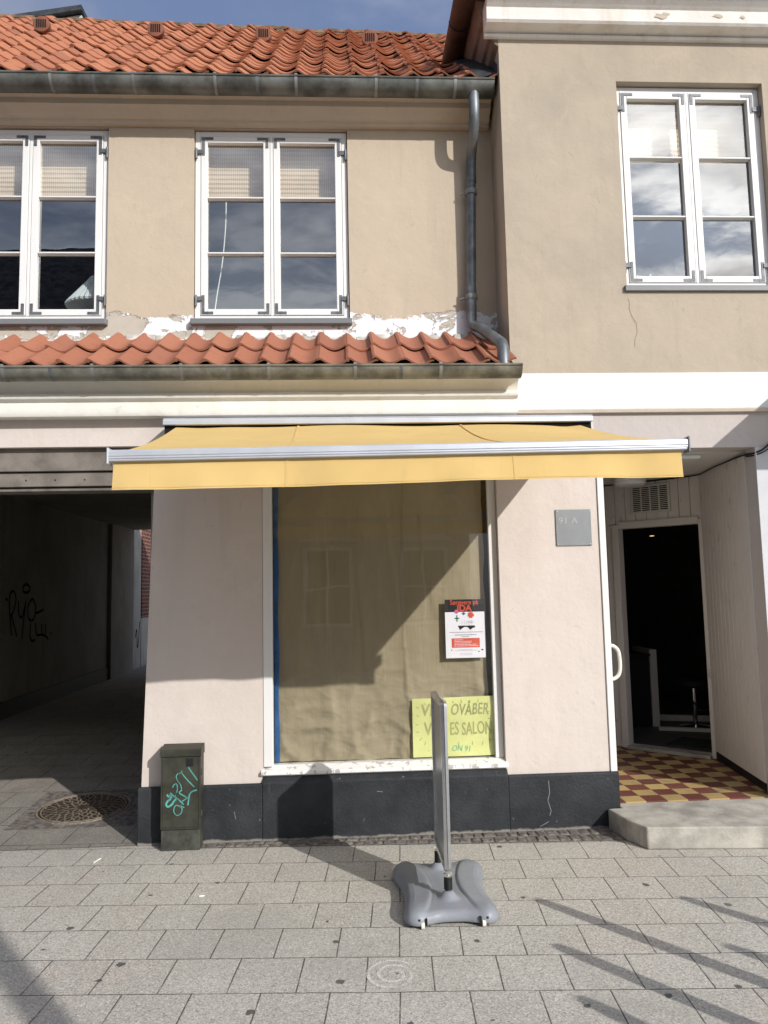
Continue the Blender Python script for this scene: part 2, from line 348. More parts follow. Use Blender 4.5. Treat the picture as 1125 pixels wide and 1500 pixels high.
hh = t.math('ADD', hh, t.math('MULTIPLY', t.noise(t.mapping(p, sc=(9,1,0.7)), 3, 3), 0.35))
t.set(b.inputs['Normal'], t.bump(hh, 0.55, 0.022)); M['paper'] = mt
M['blue'] = simple('blue_film', (0.02,0.12,0.33), 0.45, 0, 0.15, 10)
M['yellow_card'] = simple('pale_yellow_card', (0.62,0.64,0.26), 0.75, 0, 0.05, 4, 0.01, 6)
M['pencil'] = simple('grey_marker', (0.34,0.355,0.15), 0.8); M['pencil_light'] = simple('faint_marker', (0.40,0.42,0.17), 0.8)
M['green_ink'] = simple('green_marker', (0.10,0.42,0.28), 0.7)
M['print_white'] = simple('poster_paper', (0.76,0.75,0.80), 0.5, 0, 0.02); M['print_black'] = simple('poster_black', (0.012,0.011,0.012), 0.5)
M['print_red'] = simple('poster_red', (0.66,0.10,0.055), 0.5); M['print_grey'] = simple('poster_grey', (0.28,0.27,0.33), 0.6)
M['print_blue'] = simple('poster_blue', (0.07,0.15,0.40), 0.5); M['print_pink'] = simple('poster_pink', (0.60,0.16,0.36), 0.5); M['print_green'] = simple('poster_green', (0.04,0.22,0.10), 0.5)
M['plaque'] = simple('grey_plaque', (0.225,0.235,0.24), 0.45, 0.2, 0.05, 8); M['plaque_text'] = simple('pale_lettering', (0.36,0.375,0.38), 0.5)
M['handle'] = simple('cream_handle', (0.70,0.69,0.60), 0.3, 0, 0.03)
M['cabinet'] = simple('olive_cabinet', (0.047,0.047,0.035), 0.5, 0, 0.22, 7, 0.0015, 25, (0.075,0.075,0.062))
M['cabinet_base'] = simple('grey_green_base', (0.065,0.068,0.055), 0.7, 0, 0.25, 14)
M['cyan'] = simple('turquoise_spray', (0.09,0.36,0.32), 0.6, 0, 0.2, 30)
M['plastic'] = simple('grey_plastic', (0.25,0.262,0.285), 0.42, 0, 0.06, 7, 0.0005, 250)
M['rubber'] = simple('black_rubber', (0.012,0.012,0.012), 0.5)
M['panel'] = simple('clear_poster_sheet', (0.30,0.31,0.32), 0.3, 0.0, 0.12, 6, spec=0.4)
M['concrete'] = simple('step_concrete', (0.44,0.415,0.36), 0.9, 0, 0.2, 4.5, 0.008, 40, (0.27,0.25,0.205))
M['cobble'] = simple('granite_sett', (0.21,0.185,0.165), 0.85, 0, 0.3, 25, 0.006, 50)
M['iron_cover'] = simple('cast_iron', (0.085,0.062,0.045), 0.6, 0.3, 0.25, 30); M['iron_cover_hi'] = simple('worn_iron', (0.31,0.26,0.20), 0.5, 0.15, 0.2, 30)
M['shade'] = simple('white_lampshade', (0.72,0.76,0.74), 0.7, 0, 0.03)
M['wax'] = simple('white_wax', (0.8,0.8,0.72), 0.5, 0, 0.02)
M['lamp_plastic'] = simple('lamp_opal', (0.72,0.72,0.70), 0.4, 0, 0.03)
M['grille'] = simple('grille_plastic', (0.55,0.52,0.45), 0.5, 0, 0.05)
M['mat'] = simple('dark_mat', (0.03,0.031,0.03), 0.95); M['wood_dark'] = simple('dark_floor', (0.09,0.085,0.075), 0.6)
M['chalk'] = None

# paving: real size slabs, joints and grains
def paving(name, bw, rh, loc, rot, light, dark, joint, gum=True, dirty=0.0):
    mt, t, b = new_mat(name); p = wpos(t)
    wob = t.n('TexNoise', Scale=1.3, Detail=2); t.set(wob.inputs['Vector'], p)
    pj = t.n('VectorMath', operation='MULTIPLY_ADD'); t.set(pj.inputs[0], wob.outputs['Color']); pj.inputs[1].default_value = (0.018,0.018,0); pj.inputs[2].default_value = (-0.009,-0.009,0)
    pa = t.n('VectorMath', operation='ADD'); t.set(pa.inputs[0], pj.outputs[0]); t.set(pa.inputs[1], p)
    rotn = t.mapping(pa.outputs[0], rot=(0,0,rot)); q = t.mapping(rotn, loc=loc)
    br = t.n('TexBrick', Scale=1.0); t.set(br.inputs['Vector'], q)
    br.offset = 0.5; br.offset_frequency = 2; br.squash = 1.0
    br.inputs['Brick Width'].default_value = bw; br.inputs['Row Height'].default_value = rh
    br.inputs['Mortar Size'].default_value = 0.0038; br.inputs['Mortar Smooth'].default_value = 0.35; br.inputs['Bias'].default_value = 0
    t.set(br.inputs['Color1'], (0,0,0)); t.set(br.inputs['Color2'], (1,1,1)); t.set(br.inputs['Mortar'], (0.5,0.5,0.5))
    c = t.mix(br.outputs['Color'], light, tuple(x*0.88 for x in light))
    c = t.mix(t.ramp(t.noise(p, 2.3, 5, 0.6), 0.35, 0.75, 0, 0.5), c, tuple(x*0.8*k for x, k in zip(light, (1.03,0.99,0.95))))
    warm = t.noise(t.mapping(p, loc=(9,2,1)), 1.1, 3); c = t.mix(t.ramp(warm, 0.5, 0.7, 0, 0.5), c, tuple(x*k for x, k in zip(light, (0.99,0.90,0.88))))
    g = t.noise(p, 60, 3, 0.7)
    vg_ = t.n('TexVoronoi', Scale=170.0); t.set(vg_.inputs['Vector'], p); sg_ = t.n('SeparateColor'); t.set(sg_.inputs[0], vg_.outputs['Color'])
    c = t.mix(t.ramp(sg_.outputs[0], 0.58, 0.75, 0, 0.55), c, dark); c = t.mix(t.ramp(sg_.outputs[1], 0.76, 0.88, 0, 0.5), c, tuple(min(1,x*1.55) for x in light))
    c = t.mix(t.ramp(sg_.outputs[2], 0.90, 0.95, 0, 0.55), c, tuple(x*0.55 for x in dark)); c = t.mix(t.ramp(g, 0.5, 0.7, 0, 0.35), c, tuple(x*1.2 for x in dark))
    if dirty: c = t.mix(t.ramp(t.noise(p, 3.3, 6, 0.7), 0.35, 0.7, dirty*0.5, dirty), c, (0.06,0.052,0.042))
    if gum:
        wq = t.n('TexNoise', Scale=30, Detail=2); t.set(wq.inputs['Vector'], p)
        pq = t.n('VectorMath', operation='MULTIPLY_ADD'); t.set(pq.inputs[0], wq.outputs['Color']); pq.inputs[1].default_value = (0.03,0.03,0); t.set(pq.inputs[2], p)
        vo = t.n('TexVoronoi', voronoi_dimensions='2D', Scale=3.0); t.set(vo.inputs['Vector'], pq.outputs[0])
        sepc = t.n('SeparateColor'); t.set(sepc.inputs[0], vo.outputs['Color'])
        size = t.ramp(sepc.outputs[0], 0.45, 1.0, 0.0, 0.062)
        gm = t.math('LESS_THAN', vo.outputs['Distance'], size)
        c = t.mix(t.math('MULTIPLY', gm, 0.85), c, (0.05,0.048,0.047))
    st1 = t.noise(t.mapping(p, loc=(2,5,0)), 0.9, 6, 0.7, 0.6); c = t.mix(t.ramp(st1, 0.5, 0.68, 0, 0.38), c, tuple(x*0.62 for x in light))
    st2 = t.noise(t.mapping(p, loc=(12,3,0)), 4.5, 6, 0.75, 0.8); c = t.mix(t.ramp(st2, 0.60, 0.72, 0, 0.35), c, tuple(x*0.55 for x in light))
    jn = t.noise(p, 6, 4, 0.7)
    jc = t.mix(t.ramp(jn, 0.4, 0.65), joint, tuple(x*2.2 for x in joint))
    c = t.mix(t.math('MULTIPLY', br.outputs['Fac'], t.ramp(jn, 0.32, 0.55, 0.35, 1.0)), c, jc)
    t.set(b.inputs['Base Color'], c); b.inputs['Roughness'].default_value = 0.88
    h = t.math('ADD', t.math('MULTIPLY', br.outputs['Fac'], -1.0), t.math('MULTIPLY', g, 0.25))
    t.set(b.inputs['Normal'], t.bump(h, 0.55, 0.006)); return mt
th = R_(-4.2)
M['paving'] = paving('concrete_paving', 0.2875, 0.305, (-0.207+0.14375, 1.999, 0), -th, (0.50,0.475,0.42), (0.27,0.255,0.22), (0.055,0.05,0.04))
M['paving_passage'] = paving('dirty_passage_paving', 0.40, 0.36, (0.1, 0.05, 0), R_(3), (0.36,0.335,0.29), (0.2,0.185,0.16), (0.035,0.03,0.025), True, 0.45)
mt, t, b = new_mat('checker_tiles'); p = wpos(t)
TS = 0.149
q = t.mapping(p, loc=(-2.083/TS, -0.07/TS, 0.5), sc=(1/TS,1/TS,0.0))
ck = t.n('TexChecker', Scale=1.0); t.set(ck.inputs['Vector'], q); t.set(ck.inputs['Color1'], (0.47,0.335,0.145)); t.set(ck.inputs['Color2'], (0.165,0.055,0.042))
br = t.n('TexBrick', Scale=1.0); t.set(br.inputs['Vector'], q); br.offset = 0.0; br.inputs['Brick Width'].default_value = 1; br.inputs['Row Height'].default_value = 1
br.inputs['Mortar Size'].default_value = 0.012; t.set(br.inputs['Color1'], (0.8,0.8,0.8)); t.set(br.inputs['Color2'], (1.1,1.1,1.1)); t.set(br.inputs['Mortar'], (0.45,0.42,0.38))
c = t.mix(1.0, ck.outputs[0], br.outputs[0], 'MULTIPLY'); c = t.mix(t.ramp(t.noise(p, 6, 5, 0.7), 0.45, 0.75, 0, 0.4), c, (0.12,0.10,0.075))
t.set(b.inputs['Base Color'], c); b.inputs['Roughness'].default_value = 0.55; M['checker'] = mt
mt, t, b = new_mat('red_brick'); p = wpos(t)
q = t.n('CombineXYZ'); s3 = t.n('SeparateXYZ'); t.set(s3.inputs[0], p); t.set(q.inputs[0], s3.outputs['Y']); t.set(q.inputs[1], s3.outputs['Z'])
br = t.n('TexBrick', Scale=1.0); t.set(br.inputs['Vector'], q.outputs[0]); br.inputs['Brick Width'].default_value = 0.23; br.inputs['Row Height'].default_value = 0.075; br.inputs['Mortar Size'].default_value = 0.007
t.set(br.inputs['Color1'], (0.17,0.045,0.03)); t.set(br.inputs['Color2'], (0.11,0.03,0.022)); t.set(br.inputs['Mortar'], (0.25,0.23,0.2))
t.set(b.inputs['Base Color'], br.outputs[0]); b.inputs['Roughness'].default_value = 0.9; M['brick'] = mt
mt, t, b = new_mat('chalk'); p = wpos(t)
t.set(b.inputs['Base Color'], (0.78,0.77,0.74)); b.inputs['Roughness'].default_value = 1.0
al = t.ramp(t.noise(p, 110, 3, 0.75), 0.33, 0.58, 0.10, 0.85); al = t.math('MULTIPLY', al, t.ramp(t.noise(p, 9, 3), 0.3, 0.55, 0.45, 1.0)); t.set(b.inputs['Alpha'], al); M['chalk'] = mt
mt, t, b = new_mat('warm_lamp'); b.inputs['Emission Color'].default_value = (1,0.6,0.25,1); b.inputs['Emission Strength'].default_value = 3.0; M['glow'] = mt
M['opp_wall'] = plaster('far_plaster', (0.40,0.36,0.30), (0.3,0.27,0.22), 0.3)[0]
M['opp_roof'] = simple('far_dark_tiles', (0.12,0.11,0.115), 0.8, 0, 0.4, 6, 0.08, 5)
M['post'] = simple('galvanised_post', (0.35,0.36,0.36), 0.5, 0.5)

# ------------------------------------------------------------------ setting: ground
g = MB(); g.add([(-60,-60,0),(60,-60,0),(60,60,0),(-60,60,0)], [(0,1,2,3)]); setting(g.build('pavement', M['paving']))
def ramp_z(y): return 0.004 + 0.07*min(max(y,0),3.0)
g = MB(); ys = [-0.02,0.0,0.5,1,1.5,2,2.5,3,6,10,20]
g.add([(x, y, ramp_z(y)) for y in ys for x in (-4.06,-1.36)], [(2*i,2*i+1,2*i+3,2*i+2) for i in range(len(ys)-1)])
setting(g.build('passage_paving', M['paving_passage']))
# row of small granite setts along the plinth
g = MB(); x = -0.93
def strip_front(x): return -0.155 - (x+0.4)*0.06
while x < 1.74:
    wd = random.uniform(0.055,0.085); yf = strip_front(x); yb = -0.032; rows = 2 if yb-yf > 0.10 else 1
    for k in range(rows):
        y0 = yf + (yb-yf)*k/rows + 0.005; y1 = yf + (yb-yf)*(k+1)/rows - 0.005; j = lambda: random.uniform(-0.006,0.006); z1 = 0.007+random.uniform(0,0.004); ox = 0.03*k
        g.add([(x+ox+j(),y0+j(),0),(x+ox+wd+j(),y0+j(),0),(x+ox+wd+j(),y1+j(),0),(x+ox+j(),y1+j(),0),
               (x+ox+0.008+j(),y0+0.008,z1),(x+ox+wd-0.008+j(),y0+0.008,z1),(x+ox+wd-0.008+j(),y1-0.008,z1),(x+ox+0.008+j(),y1-0.008,z1)],
              [(4,5,6,7),(0,1,5,4),(1,2,6,5),(2,3,7,6),(3,0,4,7)])
    x += wd+0.003
setting(g.build('sett_strip', M['cobble'], smooth=True, bevel=0.006))
g = MB(); g.add([(-0.95,strip_front(-0.95),0.003),(1.85,strip_front(1.85),0.003),(1.85,-0.01,0.003),(-0.95,-0.01,0.003)], [(0,1,2,3)])
M['grout'] = simple('sandy_joint', (0.20,0.18,0.15), 0.95, 0, 0.3, 20); setting(g.build('joint_bed', M['grout']))
# porch floor
g = MB(); g.extz([(1.86,0.075),(3.02,0.075),(3.19,1.25),(1.86,2.58)], 0.0, 0.142); setting(g.build('porch_floor', M['checker']))

# ------------------------------------------------------------------ roof tiles
def tile_field(mb, x0, ncol, pitch, y0, z0, dy, dz, nrow, hgt, zf=None, jit=0.004, skipfn=None):
    ln = math.hypot(dy, dz); ux = Vector((0, dy/ln, dz/ln)); un = Vector((0, -dz/ln, dy/ln)); ex = ln/nrow; K = 14
    prof = []
    for k in range(K+1):
        tt = -0.10 + 1.14*k/K; a = abs(tt % 1.0); wv = abs(2*a-1)**1.75*(1-0.10*math.exp(-((min(a,1-a))/0.07)**2)) if 0 <= a <= 1 else 1.0
        prof.append((tt*pitch, hgt*wv + 0.013*(1-max(0,min(1,tt)))*(1 if tt < 0.5 else 0.9)))
    for i in range(nrow):
        for j in range(ncol):
            if skipfn and skipfn(i, j): continue
            jx, js, jn, jr = (random.uniform(-1,1)*jit for _ in range(4))
            P = []
            for (s_, lift) in ((i*ex - 0.03 + js, 0.024), ((i+1)*ex + 0.02, 0.004)):
                for th_ in (0.0, -0.014):
                    for (px, ph) in prof:
                        xx = x0 + j*pitch + px + jx + jr*s_*0.3
                        base = Vector((xx, y0, z0)) + ux*s_ + un*(ph + lift + th_ + jn)
                        if zf: base.z += zf(xx, s_/ln)
                        P.append(base)
            n = K+1; fs = []
            for k in range(K):
                fs += [(k,k+1,2*n+k+1,2*n+k), (n+k,3*n+k,3*n+k+1,n+k+1), (k,n+k,n+k+1,k+1)]
            fs += [(0,2*n,3*n,n), (n-1,2*n-1,4*n-1,3*n-1)]
            mb.add(P, fs)

# ================================================================== LEFT HOUSE
LH = thing('tiled_house', 'low house with orange tiled roof, papered shop window and beige upper wall', 'house')
X0 = -6.0
def shape_shop(p):
    x, y, z = p
    if abs(x+1.37) < 1e-4: x = -1.37 + 0.075*min(1,max(0,(z-0.3)/2.3))
    return (x, y, z)
zsl = [0.0,0.4,0.9,1.4,1.9,2.4]
wb = MB(); wb.grid_wall([X0,1.81], zsl+[3.14], [(-4.06,-1.37,0.0,2.675),(-0.56,1.09,0.42,2.55)], 0.0, 0.16, shape_shop)
shop_wall = wb.build('shop_wall', M['pink'], LH)
up = MB(); up.grid_wall([X0,1.2255], [3.14,5.44], [(-2.965,-1.77,3.68,5.27),(-1.115,0.08,3.68,5.27)], 0.40, 0.56); up.build('upper_wall', M['beige'], LH)
# plinth with rounded end and sloping ledge under the window
pb = MB(); pf = [(-0.03,0.0),(-0.03,0.36),(-0.022,0.372),(-0.001,0.374),(-0.001,0.0)]
pb.extx(pf, -1.385, -0.565)
pb.extx([(-0.034,0.0),(-0.034,0.375),(0.0,0.415),(0.03,0.42),(-0.001,0.0)], -0.565, 1.095)
pb.extx(pf, 1.095, 1.862)
pb.box(-1.385,-1.371,-0.001,0.5,0,0.372)
pb.build('plinth', M['plinth'], LH, bevel=0.006)
M['scratch'] = simple('pale_scratch', (0.26,0.26,0.25), 0.9)
for pts in ([(1.37,0.33),(1.375,0.25),(1.36,0.20),(1.38,0.13),(1.37,0.10)],[(1.36,0.06),(1.33,0.045),(1.30,0.03)],[(0.20,0.30),(0.24,0.295)],[(-0.75,0.2),(-0.74,0.15)]):
    scr = MB(); scr.ribbon([(a,-0.0308 if not -0.565 < a < 1.095 else -0.0348,b_) for a,b_ in pts], 0.0035, (0,-1,0)); scr.build('scratch', M['scratch'], LH)
# mouldings
cr = MB(); cr.extx([(0.0,2.866),(-0.098,2.866),(-0.108,2.885),(-0.10,2.93),(-0.088,2.965),(-0.10,2.98),(-0.122,2.985),(-0.128,3.0),(-0.12,3.018),(-0.098,3.022),(-0.11,3.06),(-0.15,3.095),(-0.18,3.10),(-0.18,3.136),(0.0,3.136)], X0, 1.245)
cr.build('skirt_cornice', M['cream'], LH, smooth=True)
cr = MB(); cr.extx([(0.399,5.275),(0.35,5.275),(0.345,5.30),(0.31,5.305),(0.285,5.335),(0.24,5.36),(0.235,5.40),(0.20,5.41),(0.20,5.45),(0.399,5.45)], X0, 1.20)
cr.build('eaves_cornice', M['cornice_beige'], LH, smooth=True)
# roofs
def sag(x, k): return k*(0.0 - 0.026*(x+3.7))
rf = MB(); tile_field(rf, -4.85, 28, 0.217, 0.10, 5.475, 2.65, 2.50, 18, 0.052, lambda x,k: k*(0.0-0.027*(x+3.6)), 0.009); roof = rf.build('roof', M['tile'], LH, smooth=True)
ub = MB(); ub.add([(X0,0.12,5.44),(1.22,0.12,5.44),(1.22,2.80,7.85-0.02),(X0,2.80,7.97)], [(0,1,2,3)]); ub.add([(X0,2.80,7.97),(1.22,2.80,7.83),(1.22,5.6,5.4),(X0,5.6,5.4)], [(0,1,2,3)])
ub.build('roof_boarding', M['dark'], roof)
rd = MB(); x = -4.9
while x < 1.2:
    L_ = 0.40; zr = 7.955 - 0.027*(x+3.6) + random.uniform(-0.012,0.012); 
    pts = [(0.115*math.cos(a), 0.085*math.sin(a)) for a in [math.pi*k/8 for k in range(9)]]
    rd.prism([(2.75+a, zr+b_-0.03) for a, b_ in pts], lambda p, x=x: (x-0.02,p[0],p[1]), lambda p, x=x, L_=L_: (x+L_,p[0],p[1]-0.012)); x += L_
rd.build('ridge', M['ridge'], roof, smooth=True)
mo = MB(); x = -4.9
while x < 1.2:
    wd = random.uniform(0.05,0.12); zr = 7.86 - 0.027*(x+3.6)
    mo.obox((x,2.60,zr-0.075),(wd,0,0),(0,0.09,0.08),(0,-0.02,random.uniform(0.05,0.10))); x += wd
mo.build('ridge_mortar', M['ridge'], roof, bevel=0.01)
# four round vents near the ridge
def vent(c):
    v = MB(); v.lathe([(0.062,-0.12),(0.08,-0.115),(0.08,-0.085),(0.066,-0.08),(0.066,0.16)], c, 20, 'y'); o = v.build('roof_vent', M['vent'], LH, smooth=True)
    s_ = MB()
    for k in range(5): s_.box(c[0]-0.046+k*0.02, c[0]-0.034+k*0.02, c[1]-0.1235, c[1]-0.119, c[2]-0.042, c[2]+0.042)
    s_.build('slot', M['dark'], o); return o
M['vent'] = simple('vent_clay', (0.22,0.085,0.05), 0.8)
v0 = vent((-2.82,1.80,7.125))
for (vx, vz) in ((-1.737,7.097),(-0.70,7.065),(0.338,7.04)):
    c_ = copy_tree(v0, LH); c_.location = (vx+2.82, 0, vz-7.125)
# dormer end behind the ridge
dm = MB(); dm.prism([(-6.0,7.6),(-2.95,7.6),(-3.0,8.50),(-3.75,8.36),(-4.9,8.2),(-6.0,8.15)], lambda p: (p[0],3.3,p[1]), lambda p: (p[0],4.0,p[1]))
dorm = dm.build('dormer', M['dormer'] if 'dormer' in M else simple('dormer_panel', (0.62,0.60,0.54), 0.7), LH)
dr = MB(); dr.prism([(-6.0,8.15),(-4.9,8.2),(-3.75,8.36),(-2.98,8.51),(-2.98,8.57),(-3.75,8.43),(-4.9,8.28),(-6.0,8.22)], lambda p: (p[0],3.22,p[1]), lambda p: (p[0],4.1,p[1]+0.06)); dr.build('dormer_roof', M['lead'], dorm)
dr = MB(); dr.obox((-2.93,3.3,8.15),(0.05,0,0),(0,0.08,0),(-0.03,0,0.28)); dr.build('dormer_post', M['black'], dorm)
# lower tiled skirt roof
sk = MB(); tile_field(sk, -5.9, 37, 0.192, -0.215, 3.172, 0.64, 0.40, 2, 0.046, None, 0.007, lambda i, j: i == 1 and -5.9+0.192*j > 1.05); skirt = sk.build('skirt_roof', M['tile_low'], LH, smooth=True)
ub = MB(); ub.extx([(-0.17,3.135),(-0.17,3.175),(0.399,3.56),(0.399,3.135)], X0, 1.222); ub.build('skirt_boarding', M['dark'], skirt)
mo = MB(); x = -3.4
while x < 1.2:
    wd = random.uniform(0.06,0.16); mo.obox((x,0.355,3.545),(wd,0,0),(0,0.044,0),(0,0.02,random.uniform(0.015,0.06))); x += wd
mo.build('mortar_fillet', simple('lime_mortar', (0.55,0.52,0.46), 0.95, 0, 0.2, 12, 0.01, 30), skirt, bevel=0.012)
# gutters
def gutter(name, yc, zc, rad, x0, x1, mat, step, off, parent, deep=1.0):
    a_ = [math.pi + math.pi*k/10 for k in range(11)]
    outer = [(yc+rad*math.cos(a), zc+rad*deep*math.sin(a)) for a in a_]; inner = [(yc+(rad-0.004)*math.cos(a), zc+0.001+(rad-0.004)*deep*math.sin(a)) for a in reversed(a_)]
    gm = MB(); n = len(outer+inner)
    pr = outer+inner
    gm.add([(x0,p[0],p[1]) for p in pr]+[(x1,p[0],p[1]) for p in pr], [(i,(i+1)%n,(i+1)%n+n,i+n) for i in range(n)])
    gm.prism(outer, lambda p: (x1,p[0],p[1]), lambda p: (x1+0.004,p[0],p[1]))
    gm.tube([(x0,yc-rad,zc+0.002),(x1+0.004,yc-rad,zc+0.002)], 0.009, 8)
    o = gm.build(name, mat, parent, smooth=True)
    x = x0+off
    while x < x1:
        bk = MB()
        pts = [(x, yc+(rad+0.003)*math.cos(a), zc+(rad*deep+0.003)*math.sin(a)) for a in a_]
        pts = [(x, yc-rad-0.003, zc+0.02)]+pts; bk.add([(p[0]-0.011,p[1],p[2]) for p in pts]+[(p[0]+0.011,p[1],p[2]) for p in pts], [(i,i+1,i+1+len(pts),i+len(pts)) for i in range(len(pts)-1)]); x += step
        bk.build('gutter_bracket', M['bracket'], o, smooth=True)
    x = x0+off+0.31
    while x < x1:
        sm = MB()
        pts = [(x, yc+(rad+0.001)*math.cos(a), zc+(rad*deep+0.001)*math.sin(a)) for a in a_]
        for q in (pts,): sm.add([(p[0]-0.012,p[1],p[2]) for p in q]+[(p[0]+0.012,p[1],p[2]) for p in q], [(i,i+1,i+1+len(q),i+len(q)) for i in range(len(q)-1)])
        x += step*2
        sm.build('gutter_seam', M['pipe'], o, smooth=True)
    return o
gutter('gutter', 0.125, 5.463, 0.088, X0, 1.192, M['zinc'], 0.598, 0.32, LH)
gutter('gutter', -0.235, 3.152, 0.072, X0, 1.235, M['zinc_low'], 0.58, 0.30, LH, 1.05)
# rainwater pipe
dp = MB()
dp.tube(smooth_path([(1.045,0.11,5.40),(1.045,0.11,5.24),(1.045,0.16,5.14),(1.048,0.29,5.03),(1.047,0.33,4.94),(1.045,0.33,4.80)], 5), 0.040, 16)
dp.tube([(1.045,0.33,4.86),(1.012,0.33,3.78)], 0.037, 16)
dp.tube([(1.014,0.33,3.95),(1.01,0.33,3.70)], 0.042, 16)
dp.tube([(1.01,0.33,3.74),(1.01,0.325,3.665),(1.03,0.30,3.635),(1.06,0.24,3.60),(1.115,-0.16,3.36)], 0.040, 16)
dp.tube([(1.108,-0.11,3.39),(1.122,-0.20,3.335),(1.126,-0.225,3.29),(1.126,-0.228,3.13)], 0.042, 16)
pipe = dp.build('downpipe', M['pipe'], LH, smooth=True)
for zc in (4.72, 3.87):
    cl = MB(); xx = 1.045-(4.86-zc)*0.0305; cl.lathe([(0.046,-0.02),(0.049,-0.012),(0.049,0.012),(0.046,0.02)], (xx,0.33,zc), 16); cl.tube([(xx-0.045,0.33,zc),(xx-0.085,0.35,zc-0.01)], 0.009, 6); cl.tube([(xx,0.36,zc),(xx,0.42,zc)], 0.01, 6)
    cl.build('pipe_clamp', M['bracket'], pipe, smooth=True)
fl = MB(); fl.add([(0.98,0.10,5.56),(1.222,0.06,5.53),(1.222,0.9,6.36),(0.98,0.9,6.30),(1.222,0.06,5.60),(1.222,0.9,6.45),(1.10,0.06,5.49)], [(0,6,1),(0,1,2,3),(1,4,5,2)])
fl.build('roof_flashing', M['lead'], roof)

# ---- casement windows
def window(parent, x0, x1, z0, z1, y, hinge_side='both'):
    fr = MB(); b_ = 0.042; xm = (x0+x1)/2
    fr.box(x0,x0+b_,y,y+0.09,z0,z1); fr.box(x1-b_,x1,y,y+0.09,z0,z1); fr.box(x0+b_,x1-b_,y,y+0.09,z1-b_,z1); fr.box(x0+b_,x1-b_,y,y+0.09,z0,z0+0.03)
    fr.box(xm-0.011,xm+0.011,y-0.004,y+0.09,z0+0.03,z1-b_)
    fo = fr.build('window', M['white'], parent, bevel=0.003)
    sl = MB(); sl.extx([(y-0.085,z0-0.060),(y-0.085,z0-0.018),(y-0.004,z0-0.001),(y+0.09,z0-0.001),(y+0.09,z0-0.060)], x0-0.02, x1+0.02); sl.build('sill', M['grey_paint'], fo, bevel=0.004)
    for (a, b2, outer) in ((x0+b_+0.003, xm-0.014, -1), (xm+0.014, x1-b_-0.003, 1)):
        za, zb = z0+0.033, z1-b_-0.003; s_ = 0.050; yy0, yy1 = y-0.008, y+0.036
        sa = MB(); sa.box(a,a+s_,yy0,yy1,za,zb); sa.box(b2-s_,b2,yy0,yy1,za,zb); sa.box(a+s_,b2-s_,yy0,yy1,zb-s_,zb); sa.box(a+s_,b2-s_,yy0,yy1,za,za+s_)
        hz = (zb-za-2*s_)/3
        for k in (1,2):
            zc = za+s_+hz*k; sa.extx([(yy0+0.004,zc-0.006),(yy0+0.004,zc+0.006),(yy1-0.002,zc+0.014),(yy1-0.002,zc-0.014)], a+s_, b2-s_)
        sash = sa.build('sash', M['white'], fo, bevel=0.004)
        gl = MB(); yg = y+0.030; gl.add([(a+s_-0.005,yg,za+s_-0.005),(b2-s_+0.005,yg,za+s_-0.005),(b2-s_+0.005,yg,zb-s_+0.005),(a+s_-0.005,yg,zb-s_+0.005)], [(0,1,2,3)]); gl.build('pane', M['glass'], fo)
        yb = yy0-0.004
        for (cx, sxx) in ((a+0.008,1),(b2-0.008,-1)):
            for (cz, szz, ln) in ((za+0.008,1,0.085),(zb-0.008,-1,0.085)):
                long_ = 0.15 if (outer == -1 and sxx == 1) or (outer == 1 and sxx == -1) else ln
                bk = MB(); L1 = [(0,0),(0.088,0),(0.088,0.02),(0.022,0.02),(0.022,long_),(0,long_)]
                bk.prism([(cx+sxx*q[0], cz+szz*q[1]) for q in L1], lambda p: (p[0],yb,p[1]), lambda p: (p[0],yb+0.005,p[1])); bk.build('corner_bracket', M['iron'], fo)
        hx = x0+b_-0.01 if outer == -1 else x1-b_+0.01
        for hzc in (za+0.13, zb-0.13):
            hg = MB(); hg.box(hx-0.028,hx+0.028,yb-0.006,yb+0.004,hzc-0.016,hzc+0.016); hg.tube([(hx+outer*0.022,yb-0.006,hzc-0.06),(hx+outer*0.022,yb-0.006,hzc+0.025)], 0.010, 8); hg.build('hinge', M['iron'], fo)
    return fo
window(LH, -2.96, -1.775, 3.735, 5.262, 0.43)
window(LH, -1.11, 0.075, 3.735, 5.262, 0.43)
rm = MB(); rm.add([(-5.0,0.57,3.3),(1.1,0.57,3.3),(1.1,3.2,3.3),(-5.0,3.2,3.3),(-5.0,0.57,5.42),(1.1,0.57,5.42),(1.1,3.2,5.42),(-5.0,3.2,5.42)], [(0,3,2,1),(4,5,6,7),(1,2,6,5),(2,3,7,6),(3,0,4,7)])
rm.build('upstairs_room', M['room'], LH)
# ---- shop window
sw = MB(); sw.box(-0.558,-0.495,-0.004,0.07,0.475,2.55); sw.box(1.03,1.088,0.05,0.09,0.475,2.55); sw.box(-0.495,1.03,0.0,0.07,2.49,2.55)
shopw = sw.build('shop_window', M['white'], LH, bevel=0.004)
sw = MB(); sw.extx([(-0.03,0.425),(-0.03,0.447),(0.05,0.474),(0.12,0.474),(0.12,0.425)], -0.575, 1.10); sw.build('sill', M['white_worn'], shopw, bevel=0.004)
sw = MB(); sw.add([(-0.50,0.066,0.47),(1.035,0.066,0.47),(1.035,0.066,2.5),(-0.50,0.066,2.5)], [(0,1,2,3)]); sw.build('pane', M['shop_glass'], shopw)
rm = MB(); a_, b_, c_, d_ = -1.25, 1.78, 0.17, 2.6
rm.add([(a_,c_,0.3),(b_,c_,0.3),(b_,d_,0.3),(a_,d_,0.3),(a_,c_,2.6),(b_,c_,2.6),(b_,d_,2.6),(a_,d_,2.6)], [(0,3,2,1),(4,5,6,7),(1,2,6,5),(2,3,7,6),(3,0,4,7)]); rm.build('shop_room', M['shop_room'], LH)
